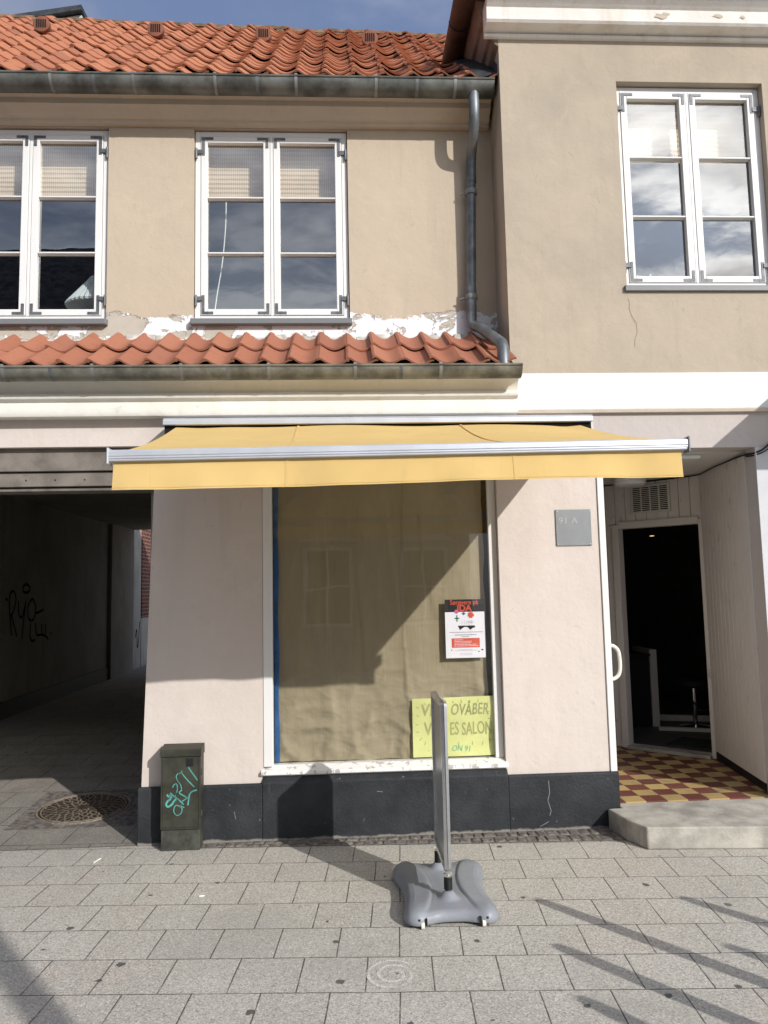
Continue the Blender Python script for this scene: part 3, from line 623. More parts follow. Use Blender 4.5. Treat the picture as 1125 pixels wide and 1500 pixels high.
# white corner post with pull handle
ps = MB(); ps.box(1.812,1.858,-0.012,0.20,0.37,2.675); post = ps.build('corner_post', M['white'], LH, bevel=0.004)
hd = MB(); hd.tube(smooth_path([(1.852,0.03,1.222),(1.885,0.03,1.218),(1.918,0.03,1.185),(1.927,0.03,1.12),(1.926,0.03,1.06),(1.912,0.03,1.015),(1.88,0.03,0.992),(1.852,0.03,0.99)], 5), 0.0135, 12); hd.build('pull_handle', M['handle'], post, smooth='all')
# ---- passage through the house
bm_ = MB(); bm_.box(-4.06,-1.30,0.05,0.16,2.515,2.676); bm_.build('lintel_beam', M['beam'], LH, bevel=0.004)
bm_ = MB(); bm_.box(-4.06,-1.30,0.075,0.20,2.41,2.508)
bm_.build('lintel_beam', M['beam'], LH, bevel=0.004)
bm_ = MB(); bm_.box(-4.06,-1.30,0.10,0.26,2.38,2.403); bm_.build('lintel_beam', M['beam'], LH, bevel=0.004)
for k in range(14):
    nl = MB(); nl.tube([(-4.0+k*0.2,0.0755,2.455),(-4.0+k*0.2,0.073,2.455)], 0.006, 6); nl.build('bolt', M['black'], LH)
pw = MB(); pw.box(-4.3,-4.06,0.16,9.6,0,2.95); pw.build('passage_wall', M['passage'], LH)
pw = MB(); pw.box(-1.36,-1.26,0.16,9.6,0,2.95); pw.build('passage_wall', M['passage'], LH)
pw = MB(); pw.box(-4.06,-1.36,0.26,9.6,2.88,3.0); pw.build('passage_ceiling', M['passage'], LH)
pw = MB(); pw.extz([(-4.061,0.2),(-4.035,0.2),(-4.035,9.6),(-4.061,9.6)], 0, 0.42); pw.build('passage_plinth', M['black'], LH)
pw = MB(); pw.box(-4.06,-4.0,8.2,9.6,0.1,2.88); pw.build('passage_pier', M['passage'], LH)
gf = MB(); GX = -4.056
def gl_(pts, wd=0.028): gf.ribbon([(GX, 4.15+a*1.25, 1.15+b*0.62) for a, b in smooth_path([(q[0],q[1],0) for q in pts], 5) for a, b in [(a,b)]] if False else [(GX, 4.15+q.x*1.25, 1.15+q.y*0.62) for q in smooth_path([(q[0],q[1],0) for q in pts], 5)], wd, (1,0,0))
gl_([(0.16,0.05),(0.10,0.55),(0.10,0.85),(0.18,0.92),(0.24,0.75),(0.18,0.5),(0.12,0.45)]); gl_([(0.14,0.45),(0.24,0.15),(0.28,0.02)])
gl_([(0.30,0.72),(0.32,0.45),(0.40,0.40),(0.46,0.62)]); gl_([(0.48,0.72),(0.44,0.35),(0.40,-0.05)])
gl_([(0.62,0.75),(0.54,0.6),(0.56,0.35),(0.68,0.32),(0.74,0.55),(0.66,0.75),(0.60,0.72)]); gl_([(0.72,0.45),(0.86,0.48),(0.95,0.52)])
gl_([(0.62,0.25),(0.60,0.0),(0.66,-0.12),(0.74,-0.1)]); gl_([(0.74,0.25),(0.78,0.0),(0.92,-0.02),(1.05,-0.08),(1.1,-0.15)]); gl_([(0.9,0.22),(0.92,0.0)]); gl_([(1.02,0.2),(1.03,-0.02)])
gl_([(0.44,1.05),(0.40,1.0),(0.42,0.9),(0.54,0.9),(0.57,1.0),(0.48,1.06),(0.42,1.02)], 0.03); gl_([(0.0,0.78),(0.05,0.74)]); gl_([(1.16,0.0),(1.19,-0.03)], 0.035)
gf.build('wall_tag', M['tag_black'], LH)
# yard beyond the passage: its own things, plus an added wall for shade
yw = MB(); yw.box(-4.5,-4.12,9.6,10.6,0,4.5); yo = tag(yw.build('yard_wall', M['whitewash']), 'pale whitewashed wall with dark scrawls beyond the far end of the passage', 'wall')
yg = MB()
for k, pts in enumerate(([(9.75,1.5),(9.85,1.7),(9.82,1.3),(9.95,1.15),(9.8,1.0)],[(10.2,0.8),(10.3,0.95),(10.35,0.6),(10.45,0.75),(10.5,1.1)],[(9.9,2.1),(10.0,2.0),(9.95,1.9)])):
    yg.ribbon(smooth_path([(-4.117,q[0],q[1]) for q in pts],4), 0.04, (1,0,0))
yg.build('wall_tag', M['tag_black'], yo)
bw_ = MB(); bw_.box(-4.5,-4.10,10.6,16.0,1.17,6); bo = tag(bw_.build('brick_wall', M['brick']), 'dark red brick wall at the far right end of the passage', 'wall')
bw_ = MB(); bw_.box(-4.5,-4.11,10.6,16.0,0,1.17); bw_.build('render_base', M['whitewash'], bo)
bk_ = MB(); bk_.box(-4.1,2.5,16.0,16.4,0,7); tag(bk_.build('yard_shade_wall', M['whitewash']), 'unseen tall plain wall added to shade the yard behind the passage', 'wall')  # unseen wall added to keep the yard beyond the passage shaded

# ================================================================== RIGHT HOUSE
RH = thing('plastered_house', 'taller ochre-grey plastered house with white band and recessed boarded entrance', 'house', (1.225,0,0))
X1 = 7.0
uw = MB(); uw.grid_wall([1.225,X1], [3.17,5.76], [(2.112,3.245,3.80,5.432)], 0.0, 0.18); uw.box(1.225,1.40,0.18,6,3.17,5.76); uw.build('upper_wall', M['beige_right'], RH)
lw = MB(); lw.grid_wall([1.8585,X1], [0.0,2.62,2.878], [(1.8585,2.99,0.0,2.62)], 0.001, 0.14)
lw.box(1.8105,1.858,0.001,0.14,2.676,2.9); lw.build('lower_wall', M['frieze_grey'], RH)
bd = MB(); bd.box(1.252,X1,-0.016,0.12,2.905,3.172); bd.build('white_band', M['white_band'], RH, bevel=0.004)
bd = MB(); bd.extx([(0.0,2.876),(-0.03,2.878),(-0.034,2.897),(-0.02,2.9045),(0.0,2.9045)], 1.252, X1); bd.build('ledge', M['cornice_beige'], RH)
jb = MB(); jb.box(2.99,X1,-0.008,0.0,0.0,2.615); jb.build('door_jamb', M['jamb'], RH)
# cornice
cn = MB(); cn.extx([(0.0,5.755),(-0.028,5.757),(-0.034,5.775),(-0.012,5.780),(-0.02,5.79),(-0.05,5.795),(-0.12,5.80),(-0.135,5.815),(-0.14,5.905),(-0.155,5.915),(-0.19,5.945),(-0.19,5.98),(0.0,5.98)], 1.115, X1)
cn.build('cornice', M['cornice_white'], RH)
for (xc, zc, a_, b_) in ((2.42,5.858,0.045,0.022),(2.46,5.876,0.03,0.012),(2.86,5.868,0.035,0.016),(3.05,5.862,0.018,0.014)):
    q_ = MB(); q_.add([(xc+a_*math.cos(k)*(1+0.35*math.sin(k*3+xc)), -0.1412, zc+b_*math.sin(k)*(1+0.4*math.cos(k*2.3))) for k in [2*math.pi*i/14 for i in range(14)]], [tuple(range(14))]); q_.build('paint_chip', M['cornice_beige'], RH)
cs = MB(); cs.exty([(1.225,5.70),(1.195,5.72),(1.185,5.80),(1.16,5.81),(1.13,5.92),(1.105,5.93),(1.065,6.06),(1.225,6.06)], 0.001, 6); cs.build('side_cornice', M['soffit'], RH)
gtr = MB(); a_ = [math.pi+math.pi*k/12 for k in range(13)]; gtr.exty([(0.985+0.082*math.cos(a), 6.12+0.082*math.sin(a)) for a in a_], -0.5, 6); gg = gtr.build('brown_gutter', M['brown'], RH, smooth=True)
for yy in (0.28, 1.3):
    gtr = MB(); gtr.exty([(0.985+0.085*math.cos(a), 6.12+0.085*math.sin(a)) for a in a_], yy, yy+0.012); gtr.build('gutter_seam', M['black'], gg)
rr_ = MB(); rr_.add([(0.93,-0.5,6.13),(X1,-0.5,6.13),(X1,6,6.13),(0.93,6,6.13),(3.5,2.5,8.2),(X1,2.5,8.2)], [(0,1,5,4),(0,4,3),(4,5,2,3),(0,3,2,1)]); rr_.build('roof', M['tile'], RH)
window(RH, 2.112, 3.243, 3.845, 5.425, 0.06)
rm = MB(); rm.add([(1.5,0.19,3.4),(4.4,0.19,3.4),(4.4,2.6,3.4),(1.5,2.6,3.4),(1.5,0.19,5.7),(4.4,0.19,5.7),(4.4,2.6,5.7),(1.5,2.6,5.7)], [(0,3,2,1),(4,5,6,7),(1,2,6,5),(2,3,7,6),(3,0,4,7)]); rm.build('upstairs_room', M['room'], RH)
ck_ = MB(); ck_.ribbon([(2.113,-0.0015,3.735),(2.125,-0.0015,3.70),(2.118,-0.0015,3.66),(2.135,-0.0015,3.60),(2.165,-0.0015,3.55),(2.17,-0.0015,3.48),(2.15,-0.0015,3.43),(2.145,-0.0015,3.37)], 0.003, (0,-1,0)); ck_.build('wall_crack', M['soffit'], RH)
# ---- recessed porch
def boards(mb, p0, p1, z0, z1, bw=0.092, thk=0.018, gap=0.004, holes=()):
    p0, p1 = Vector((*p0,0)), Vector((*p1,0)); d = (p1-p0); L_ = d.length; d.normalize(); nrm = Vector((-d.y, d.x, 0)); k = 0; n = max(1, round(L_/bw)); bw = L_/n
    for k in range(n):
        a, b_ = k*bw, (k+1)*bw-gap; segs = [(z0, z1)]
        for (h0,h1,hz0,hz1) in holes:
            if a < h1-0.02 and b_ > h0+0.02: segs = [(max(z0,hz1), z1)] if hz0 <= z0+0.01 else [(z0,hz0),(hz1,z1)]
        for (s0, s1) in segs:
            if s1-s0 > 0.01: mb.obox(p0+d*a+Vector((0,0,s0)), d*(b_-a), nrm*thk, Vector((0,0,s1-s0)))
# boarded right wall of the porch
rw = MB(); boards(rw, (2.998,0.14), (3.17,1.235), 0.215, 2.60); rwo = rw.build('porch_wall', M['board'], RH, bevel=0.003)
rw = MB(); rw.extz([(3.06,0.13),(3.22,1.28),(3.5,1.28),(3.5,0.13)], 0, 2.6); rw.build('porch_backing', M['board'], RH)
rw = MB(); rw.extz([(2.985,0.02),(3.157,1.235),(3.215,1.235),(3.05,0.02)], 0.142, 0.222); rw.build('porch_plinth', M['black'], RH)
# diagonal door wall: from A (right) to B (left)
A, B = Vector((3.17,1.25,0)), Vector((1.80,2.62,0)); dd = (B-A).normalized(); nn = Vector((-dd.y, dd.x, 0))  # nn points back into the shop
if nn.y < 0: nn = -nn
def dia(mb, t0, t1, n0, n1, z0, z1): mb.obox(A+dd*t1+nn*n0+Vector((0,0,z0)), -dd*(t1-t0), nn*(n1-n0), Vector((0,0,z1-z0)))
DW = MB(); L_ = (B-A).length; n = 19; bw = L_/n
for k in range(n):
    a, b_ = k*bw, (k+1)*bw-0.004
    if b_ < 0.84: dia(DW, a, b_, 0, 0.03, 2.21, 2.60)
    elif a < 0.84: dia(DW, a, b_, 0, 0.03, 2.21, 2.60); dia(DW, 0.845, max(b_,0.86), 0, 0.03, 0.145, 2.205)
    else: dia(DW, a, b_, 0, 0.03, 0.145, 2.60)
DW.build('door_wall', M['board'], RH, bevel=0.003)
df = MB(); dia(df, 0.0, 0.035, -0.02, 0.09, 0.145, 2.21); dia(df, 0.785, 0.85, -0.02, 0.09, 0.145, 2.21); dia(df, 0.035, 0.785, -0.02, 0.09, 2.17, 2.235); dfo = df.build('door_frame', M['white_frame'] if 'white_frame' in M else M['board'], RH, bevel=0.004)
ds = MB(); dia(ds, 0.035, 0.785, -0.06, 0.09, 0.143, 0.172); ds.build('threshold', M['concrete'], dfo, bevel=0.004)
cl = MB(); cl.extz([(1.86,0.145),(3.05,0.145),(3.22,1.3),(1.86,2.66)], 2.605, 2.65); cl.build('porch_ceiling', M['ceiling'], RH)
lw_ = MB(); lw_.box(1.80,1.861,0.2,2.6,0.0,2.65); lw_.build('porch_wall', M['board'], RH)
vg = MB(); dia(vg, 0.27, 0.65, -0.016, -0.001, 2.30, 2.565); vgo = vg.build('vent_grille', M['grille'], RH, bevel=0.006)
vg = MB()
for cix in range(4):
    t0 = 0.295+cix*0.085
    for kz in range(13): dia(vg, t0, t0+0.07, -0.0185, -0.0165, 2.322+kz*0.0175, 2.331+kz*0.0175)
vg.build('slot', M['dark'], vgo)
# shop interior behind the door
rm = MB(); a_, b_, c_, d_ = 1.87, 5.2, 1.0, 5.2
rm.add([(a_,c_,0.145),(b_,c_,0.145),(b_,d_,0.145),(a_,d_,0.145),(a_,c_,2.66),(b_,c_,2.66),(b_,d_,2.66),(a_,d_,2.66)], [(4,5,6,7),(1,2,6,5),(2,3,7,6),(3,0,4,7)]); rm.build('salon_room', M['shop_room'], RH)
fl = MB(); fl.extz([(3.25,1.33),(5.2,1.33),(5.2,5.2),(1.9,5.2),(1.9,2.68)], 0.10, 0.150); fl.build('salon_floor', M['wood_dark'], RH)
sk_ = MB(); sk_.obox((3.05,3.25,0.151),(1.6,-0.55,0),(0.02,0.05,0),(0,0,0.06)); sk_.build('skirting', M['board'], RH)
sk_ = MB(); sk_.obox((3.2,2.55,0.151),(1.2,-0.5,0),(0.02,0.04,0),(0,0,0.035)); sk_.build('floor_rail', M['board'], RH)

# ---- step in front of the porch
st = MB(); st.extz([(1.862,0.074),(1.862,-0.04),(1.765,-0.045),(1.80,-0.30),(1.865,-0.475),(2.6,-0.545),(4.2,-0.62),(4.2,0.074)], 0.0, 0.136)
tag(st.build('door_step', M['concrete'], None, bevel=0.012, seg=3), 'broad worn concrete step with chamfered corner before the tiled entrance', 'step')

# ================================================================== AWNING
TILT = 0.0095
AW = thing('awning', 'extended yellow fabric awning with white front bar above the shop window', 'awning', (0.27,0,2.7))
ca = MB(); ca.extx([(-0.002,2.72),(-0.002,2.83),(-0.21,2.822),(-0.225,2.805),(-0.225,2.775),(-0.20,2.772),(-0.20,2.80),(-0.03,2.80),(-0.03,2.72)], -1.195, 1.735)
ca.build('cassette', M['alu_white'], AW, bevel=0.003)
ca = MB(); ca.box(-1.19,1.73,-0.19,-0.031,2.715,2.79); ca.build('cassette_gap_shade', M['dark'], AW)  # near-black filler that paints the shaded gap under the cassette
ca = MB(); ca.tube([(-1.15,-0.14,2.735),(1.69,-0.14,2.735)], 0.045, 16); ca.build('roller', M['awning'], AW, smooth=True)
fb = MB(); NX, NY = 60, 14
def fab(i, j):
    s_, q = i/NX, j/NY; xa = -1.115+s_*2.77; xb = -1.055+s_*2.695
    x_ = xa+(xb-xa)*q; y_ = -0.16-1.575*q; z_ = 2.772+(2.318+TILT*(s_*2.695)-2.772)*q - 0.030*math.sin(math.pi*q) + 0.006*math.sin(s_*17+1)*(1-q) + 0.004*math.sin(s_*5+q*4) - (0.022*math.exp(-((s_-0.06)/0.05)**2)+0.018*math.exp(-((s_-0.96)/0.03)**2))*(1-q)*0.5
    return (x_, y_, z_)
fb.add([fab(i,j) for j in range(NY+1) for i in range(NX+1)], [(j*(NX+1)+i, j*(NX+1)+i+1, (j+1)*(NX+1)+i+1, (j+1)*(NX+1)+i) for j in range(NY) for i in range(NX)])
fbo = fb.build('fabric', M['awning'], AW, smooth='all')
for s_ in (0.297, 0.697):
    fs_ = MB(); i_ = s_*NX; pts = [Vector(fab(i_, j))+Vector((0,-0.001,0.005)) for j in range(NY+1)]; fs_.ribbon(pts, 0.016, (0,0.27,0.96)); fs_.build('seam', M['awning'], fbo)
TILT = 0.0095
def tilt(mb): mb.v = [(p[0], p[1], p[2] + TILT*(p[0]+1.07)) for p in mb.v]; return mb
br_ = MB(); br_.extx([(-1.735,2.322),(-1.775,2.319),(-1.785,2.311),(-1.786,2.288),(-1.781,2.286),(-1.785,2.283),(-1.785,2.276),(-1.780,2.274),(-1.782,2.270),(-1.78,2.265),(-1.75,2.262),(-1.735,2.27)], -1.078, 1.668); bro = tilt(br_).build('front_bar', M['alu_white'], AW, bevel=0.0015)
for xx in (-1.086, 1.668):
    ec = MB(); ec.box(xx,xx+0.008,-1.79,-1.725,2.252,2.328); tilt(ec).build('end_cap', M['grey_paint'] if xx > 0 else M['alu_white'], bro, bevel=0.002)
va = MB(); NX2, NZ = 110, 8
def val(i, k):
    s_ = i/NX2; q = k/NZ; x_ = -1.062+s_*2.705 + 0.004*q*(1 if s_ > 0.5 else -1)
    y_ = -1.758 - q*(0.010*math.sin(s_*11.0)+0.006*math.sin(s_*31+1.3)+0.004*math.sin(s_*53)) - 0.004*q*q
    return (x_, y_, 2.266 + TILT*(x_+1.07) - q*(0.134+0.004*math.sin(s_*7)-0.004*s_))
va.add([val(i,k) for k in range(NZ+1) for i in range(NX2+1)], [(k*(NX2+1)+i, k*(NX2+1)+i+1, (k+1)*(NX2+1)+i+1, (k+1)*(NX2+1)+i) for k in range(NZ) for i in range(NX2)])
vao = va.build('valance', M['awning'], AW, smooth='all')
for s_ in (0.297, 0.697):
    vs = MB(); pts = [Vector(val(s_*NX2,k))+Vector((0,-0.002,0)) for k in range(NZ+1)]; vs.ribbon(pts, 0.014, (0,-1,0)); vs.build('seam', M['awning'], vao)
vs = MB(); vs.ribbon([Vector(val(i,NZ-0.6))+Vector((0,-0.002,0)) for i in range(NX2+1)], 0.002, (0,-1,0)); vs.build('hem', M['awning'], vao)
for sx_ in (-1, 1):
    cxx = 0.27; a0 = Vector((cxx+sx_*1.15,-0.15,2.68)); e0 = Vector((cxx+sx_*0.62,-0.95,2.46)); w0 = Vector((cxx+sx_*1.0,-1.73,2.30))
    ar = MB(); ar.tube([a0,e0], 0.022, 10); ar.tube([e0,w0], 0.018, 10); ar.lathe([(0.03,-0.03),(0.03,0.03)], e0, 14); ar.build('folding_arm', M['alu_white'], AW, smooth=True)

# ================================================================== things in and on the shop window
pp = MB(); NX, NZ = 130, 170; PX0, PX1, PZ0, PZ1 = -0.470, 1.003, 0.468, 2.50
def wr(x, z):
    low = max(0, min(1, (1.25-z)/0.8)); v = Vector((x*2.2+z*1.1, 0, z*3.2-x*1.2))
    a = (mnoise.noise(v*1.0)); b_ = mnoise.noise(Vector((x*5-z*3, 3.0, z*8+x*2)))
    rid = 1-abs(mnoise.noise(Vector((x*2.4+z*1.5+5, 1.0, z*3.6-x*1.1))))*2; rid2 = 1-abs(mnoise.noise(Vector((x*3.0-z*2.2+2, 7.0, z*3.0+x*1.0))))*2
    top = 0.006*mnoise.noise(Vector((x*3.5, 2, z*0.9))) + 0.012*max(0,(1-abs(mnoise.noise(Vector((x*4.2+0.3*z, 11, z*0.55))))*3.2)-0.5)
    rid3 = 1-abs(mnoise.noise(Vector((x*6.5+z*4+1, 4.0, z*7.5-x*3))))*2.2
    return (0.010*a + 0.004*b_ + 0.045*max(0,rid-0.5)**1.3 + 0.035*max(0,rid2-0.5)**1.3 + 0.008*max(0,rid3-0.4))*(0.12+1.0*low) + top
vsx = []
for j in range(NZ+1):
    for i in range(NX+1):
        q = i/NX; x_ = PX0 + (PX1-PX0)*q; z_ = PZ0 + (PZ1-PZ0)*j/NZ
        if i == NX: x_ += 0.012*mnoise.noise(Vector((0,5,z_*5))) - 0.02*max(0,0.9-z_)
        z_ += (0.012*(1-q) + 0.006*mnoise.noise(Vector((x_*4,9,0))))*(1-j/NZ)
        st_ = 0.009 if x_ > 0.42 + 0.012*math.sin(z_*3) else 0.0
        vsx.append((x_, 0.142 - wr(x_, z_) - st_, z_))
pp.add(vsx, [(j*(NX+1)+i, j*(NX+1)+i+1, (j+1)*(NX+1)+i+1, (j+1)*(NX+1)+i) for j in range(NZ) for i in range(NX)])
tag(pp.build('wrapping_paper', M['paper'], None, smooth='all'), 'creased brown wrapping paper covering the inside of the shop window', 'paper')
bs = MB(); n = 24
for k in range(n):
    z0, z1 = 0.48+k*(1.98/n), 0.48+(k+1)*(1.98/n); w0 = 0.032+0.004*math.sin(k*0.9); w1 = 0.032+0.004*math.sin((k+1)*0.9)
    bs.add([(-0.491,0.105,z0),(-0.491+w0,0.098,z0),(-0.491+w1,0.098,z1),(-0.491,0.105,z1)], [(0,1,2,3)])
tag(bs.build('blue_film', M['blue'], None), 'narrow strip of blue plastic film down the left edge of the shop window', 'plastic film')
# poster
PO = thing('poster', 'white printed event poster with black heading and red text box in the shop window', 'poster', (0.848,0.075,1.16))
px0, px1, pz0, pz1 = 0.708, 0.988, 1.158, 1.566; W_ = px1-px0; H_ = pz1-pz0; yP = 0.078
q = MB(); q.box(px0,px1,yP,yP+0.002,pz0,pz1); q.build('sheet', M['print_white'], PO)
def PX(a): return px0+a*W_
def PZ(b): return pz0+b*H_
def flat(name, polys, mat, parent, y):
    q = MB()
    for po in polys: q.add([(a,y,b_) for a, b_ in po], [tuple(range(len(po)))])
    return q.build(name, mat, parent)
def rect(a0,a1,b0,b1): return [(PX(a0),PZ(b0)),(PX(a1),PZ(b0)),(PX(a1),PZ(b1)),(PX(a0),PZ(b1))]
flat('heading_block', [rect(0,1,0.785,1.0)], M['print_black'], PO, yP-0.0006)
text_mb('Sørøvere på', 0.047, (PX(0.49),yP-0.0012,PZ(0.912)), align='CENTER', bold=0.0008, squeeze=0.86).build('heading', M['print_red'], PO)
text_mb('IDA', 0.062, (PX(0.49),yP-0.0012,PZ(0.80)), align='CENTER', bold=0.002).build('heading', M['print_red'], PO)
def disc(a, b_, ra, rb, n=14, j=0.0): return [(PX(a)+ra*math.cos(2*math.pi*k/n)*(1+j*math.sin(k*2.7)), PZ(b_)+rb*math.sin(2*math.pi*k/n)*(1+j*math.sin(k*2.7))) for k in range(n)]
flat('pink_badge', [disc(0.29,0.79,0.014,0.015)], M['print_pink'], PO, yP-0.0014)
flat('blue_badge', [disc(0.47,0.755,0.015,0.012,4)], M['print_blue'], PO, yP-0.0014)
flat('red_blot', [disc(0.65,0.73,0.022,0.022,18,0.25)], M['print_red'], PO, yP-0.0014)
flat('green_mark', [rect(0.24,0.36,0.665,0.685),rect(0.285,0.315,0.62,0.73)], M['print_green'], PO, yP-0.0014)
flat('ship_hull', [[(PX(a),PZ(b_)) for a, b_ in ((0.32,0.55),(0.74,0.55),(0.76,0.515),(0.70,0.51),(0.66,0.49),(0.62,0.475),(0.60,0.505),(0.54,0.53),(0.48,0.525),(0.42,0.50),(0.37,0.475))]], M['print_black'], PO, yP-0.0014)
ln = MB()
for k in range(5): ln.add([(PX(a),yP-0.0012,PZ(b_)) for a, b_ in ((0.42+k*0.06,0.565),(0.425+k*0.06,0.565),(0.43+k*0.06,0.64),(0.425+k*0.06,0.64))], [(0,1,2,3)])
for (b_, a0, a1, hh, dash) in ((0.432,0.10,0.94,0.012,0.035),(0.385,0.24,0.78,0.014,0.045),(0.355,0.40,0.60,0.012,0.03),(0.14,0.33,0.68,0.007,0.02),(0.122,0.22,0.80,0.008,0.02),(0.075,0.36,0.66,0.006,0.02),(0.05,0.36,0.66,0.006,0.02),(0.62,0.57,0.72,0.007,0.02),(0.60,0.57,0.72,0.007,0.02)):
    a = a0
    while a < a1:
        d_ = dash*random.uniform(0.5,1.3); ln.add([(PX(a),yP-0.0012,PZ(b_)),(PX(min(a+d_,a1)),yP-0.0012,PZ(b_)),(PX(min(a+d_,a1)),yP-0.0012,PZ(b_+hh)),(PX(a),yP-0.0012,PZ(b_+hh))], [(0,1,2,3)]); a += d_+0.012
ln.build('fine_print', M['print_grey'], PO)
flat('red_box', [rect(0.15,0.86,0.175,0.335)], M['print_red'], PO, yP-0.0008)
ln = MB()
for k, e in enumerate((0.45,0.66,0.62,0.78,0.80)):
    a = 0.22
    while a < e: d_ = random.uniform(0.015,0.05); ln.add([(PX(a),yP-0.0014,PZ(0.303-k*0.026)),(PX(a+d_),yP-0.0014,PZ(0.303-k*0.026)),(PX(a+d_),yP-0.0014,PZ(0.312-k*0.026)),(PX(a),yP-0.0014,PZ(0.312-k*0.026))], [(0,1,2,3)]); a += d_+0.012
ln.build('fine_print', M['print_white'], PO)
flat('small_mark', [disc(0.145,0.135,0.004,0.004,8),disc(0.83,0.105,0.005,0.005,8),rect(0.89,0.945,0.125,0.145)], M['print_black'], PO, yP-0.0014)
# handwritten card
YC = thing('handwritten_card', 'pale yellow card with hand drawn capital letters at the bottom right of the shop window', 'sign', (0.745,0.085,0.486))
ya = 0.088
def cardP(a, b_):   # a,b in 0..1 over the slightly bent card
    x_ = 0.462+a*0.568-0.006*(1-b_)*0; z_ = 0.486+b_*(0.398+0.008*a)
    return Vector((x_, ya + 0.010*math.sin(b_*6.0)*(0.4+a*0.6) + 0.004*math.sin(a*7+b_*3), z_))
q = MB(); N1, N2 = 24, 24
q.add([cardP(i/N1,j/N2) for j in range(N2+1) for i in range(N1+1)], [(j*(N1+1)+i,j*(N1+1)+i+1,(j+1)*(N1+1)+i+1,(j+1)*(N1+1)+i) for j in range(N2) for i in range(N1)])
q.build('card', M['yellow_card'], YC, smooth='all')
def card_text(txt, a, b_, size, mat, sq=1.0, bold=0.0, shear=0.0, al='LEFT'):
    m_ = text_mb(txt, size, (0,0,0), align=al, bold=bold, squeeze=sq)
    m_.v = [cardP(a+v[0]/0.568, b_+v[2]/0.40) + Vector((shear*v[2],-0.0022,0.003*math.sin(v[0]*40))) for v in m_.v]; return m_.build('lettering', mat, YC)
card_text('VI', 0.10, 0.70, 0.115, M['pencil'], 0.85, 0.002, 0.1); card_text('OVÅBER', 0.465, 0.70, 0.108, M['pencil'], 0.66, 0.0012, 0.12)
card_text('V', 0.14, 0.36, 0.135, M['pencil_light'], 0.7, 0.001); card_text('ES SALON', 0.455, 0.36, 0.125, M['pencil_light'], 0.54, 0.0008)
card_text('ON 91', 0.47, 0.085, 0.055, M['green_ink'], 0.85, -0.0003, 0.2)
q = MB()
for (a, b_, da, db) in ((0.05,0.86,0.03,-0.02),(0.15,0.92,0.01,-0.03),(0.05,0.72,0.03,-0.02),(0.04,0.56,0.03,-0.01),(0.04,0.43,0.04,-0.005),(0.08,0.28,0.03,0.05),(0.14,0.2,0.02,0.06),(0.56,0.17,0.0,0.06),(0.73,0.18,0.0,0.06),(0.85,0.17,0.015,0.06),(0.96,0.24,-0.02,0.03),(0.95,0.45,-0.02,0.02),(0.93,0.62,0.03,0.0),(0.92,0.73,0.03,0.01),(0.90,0.86,0.04,0.03),(0.80,0.9,0.02,0.05),(0.70,0.9,0.01,0.03),(0.61,0.9,-0.01,0.06),(0.50,0.9,0.0,0.04),(0.40,0.2,0,0.05),(0.18,0.1,0.02,0.01)):
    q.ribbon([cardP(a,b_)+Vector((0,-0.0022,0)), cardP(a+da,b_+db)+Vector((0,-0.0022,0))], 0.004, (0,-1,0))
q.build('ray_marks', M['pencil'], YC)
# number plaque
PQ = thing('number_plaque', 'square grey plaque with faint 91 A on the pink wall beside the entrance', 'plaque', (1.63,0,1.93))
q = MB(); q.box(1.503,1.757,-0.010,0.0,1.927,2.184); q.build('plate', M['plaque'], PQ, bevel=0.002)
text_mb('91 A', 0.062, (1.522,-0.0108,2.085), squeeze=1.15).build('lettering', M['plaque_text'], PQ)
for (a, b_) in ((1.515,1.938),(1.745,1.938),(1.515,2.172),(1.745,2.172)):
    q = MB(); q.lathe([(0.004,-0.0035),(0.004,0)], (a,-0.010,b_), 8, 'y'); q.build('screw', M['alu'], PQ)

# ================================================================== utility cabinet
UC = thing('utility_cabinet', 'small olive green utility cabinet with turquoise graffiti against the corner of the wall', 'cabinet', (-1.078,-0.095,0))
q = MB(); q.box(-1.207,-0.950,-0.150,-0.035,0.132,0.588); q.build('body', M['cabinet'], UC, bevel=0.003)
q = MB(); q.box(-1.203,-0.954,-0.147,-0.037,0.0,0.128); q.build('base', M['cabinet_base'], UC, bevel=0.003)
q = MB(); q.box(-1.195,-0.962,-0.1512,-0.1502,0.1445,0.1465); q.box(-1.195,-1.193,-0.1512,-0.1502,0.1465,0.575); q.box(-0.964,-0.962,-0.1512,-0.1502,0.1465,0.575); q.build('door_gap', M['black'], UC)
for hz_ in (0.23, 0.49):
    q = MB(); q.tube([(-0.9475,-0.135,hz_-0.02),(-0.9475,-0.135,hz_+0.02)], 0.005, 8); q.build('hinge', M['cabinet_base'], UC, smooth=True)
q = MB(); q.extx([(-0.158,0.592),(-0.158,0.628),(-0.150,0.636),(-0.034,0.655),(-0.031,0.648),(-0.031,0.592)], -1.212, -0.945); q.build('lid', M['cabinet'], UC, bevel=0.003)
q = MB(); q.box(-1.045,-0.998,-0.1525,-0.1502,0.528,0.578); vq = q.build('vent', M['black'], UC)
q = MB()
def tg(pts, wd): q.ribbon([(v.x,-0.1507,v.y) for v in smooth_path([(-1.205+a*0.252, 0.03+b_*0.556, 0) for a, b_ in pts], 5)], wd, (0,-1,0))
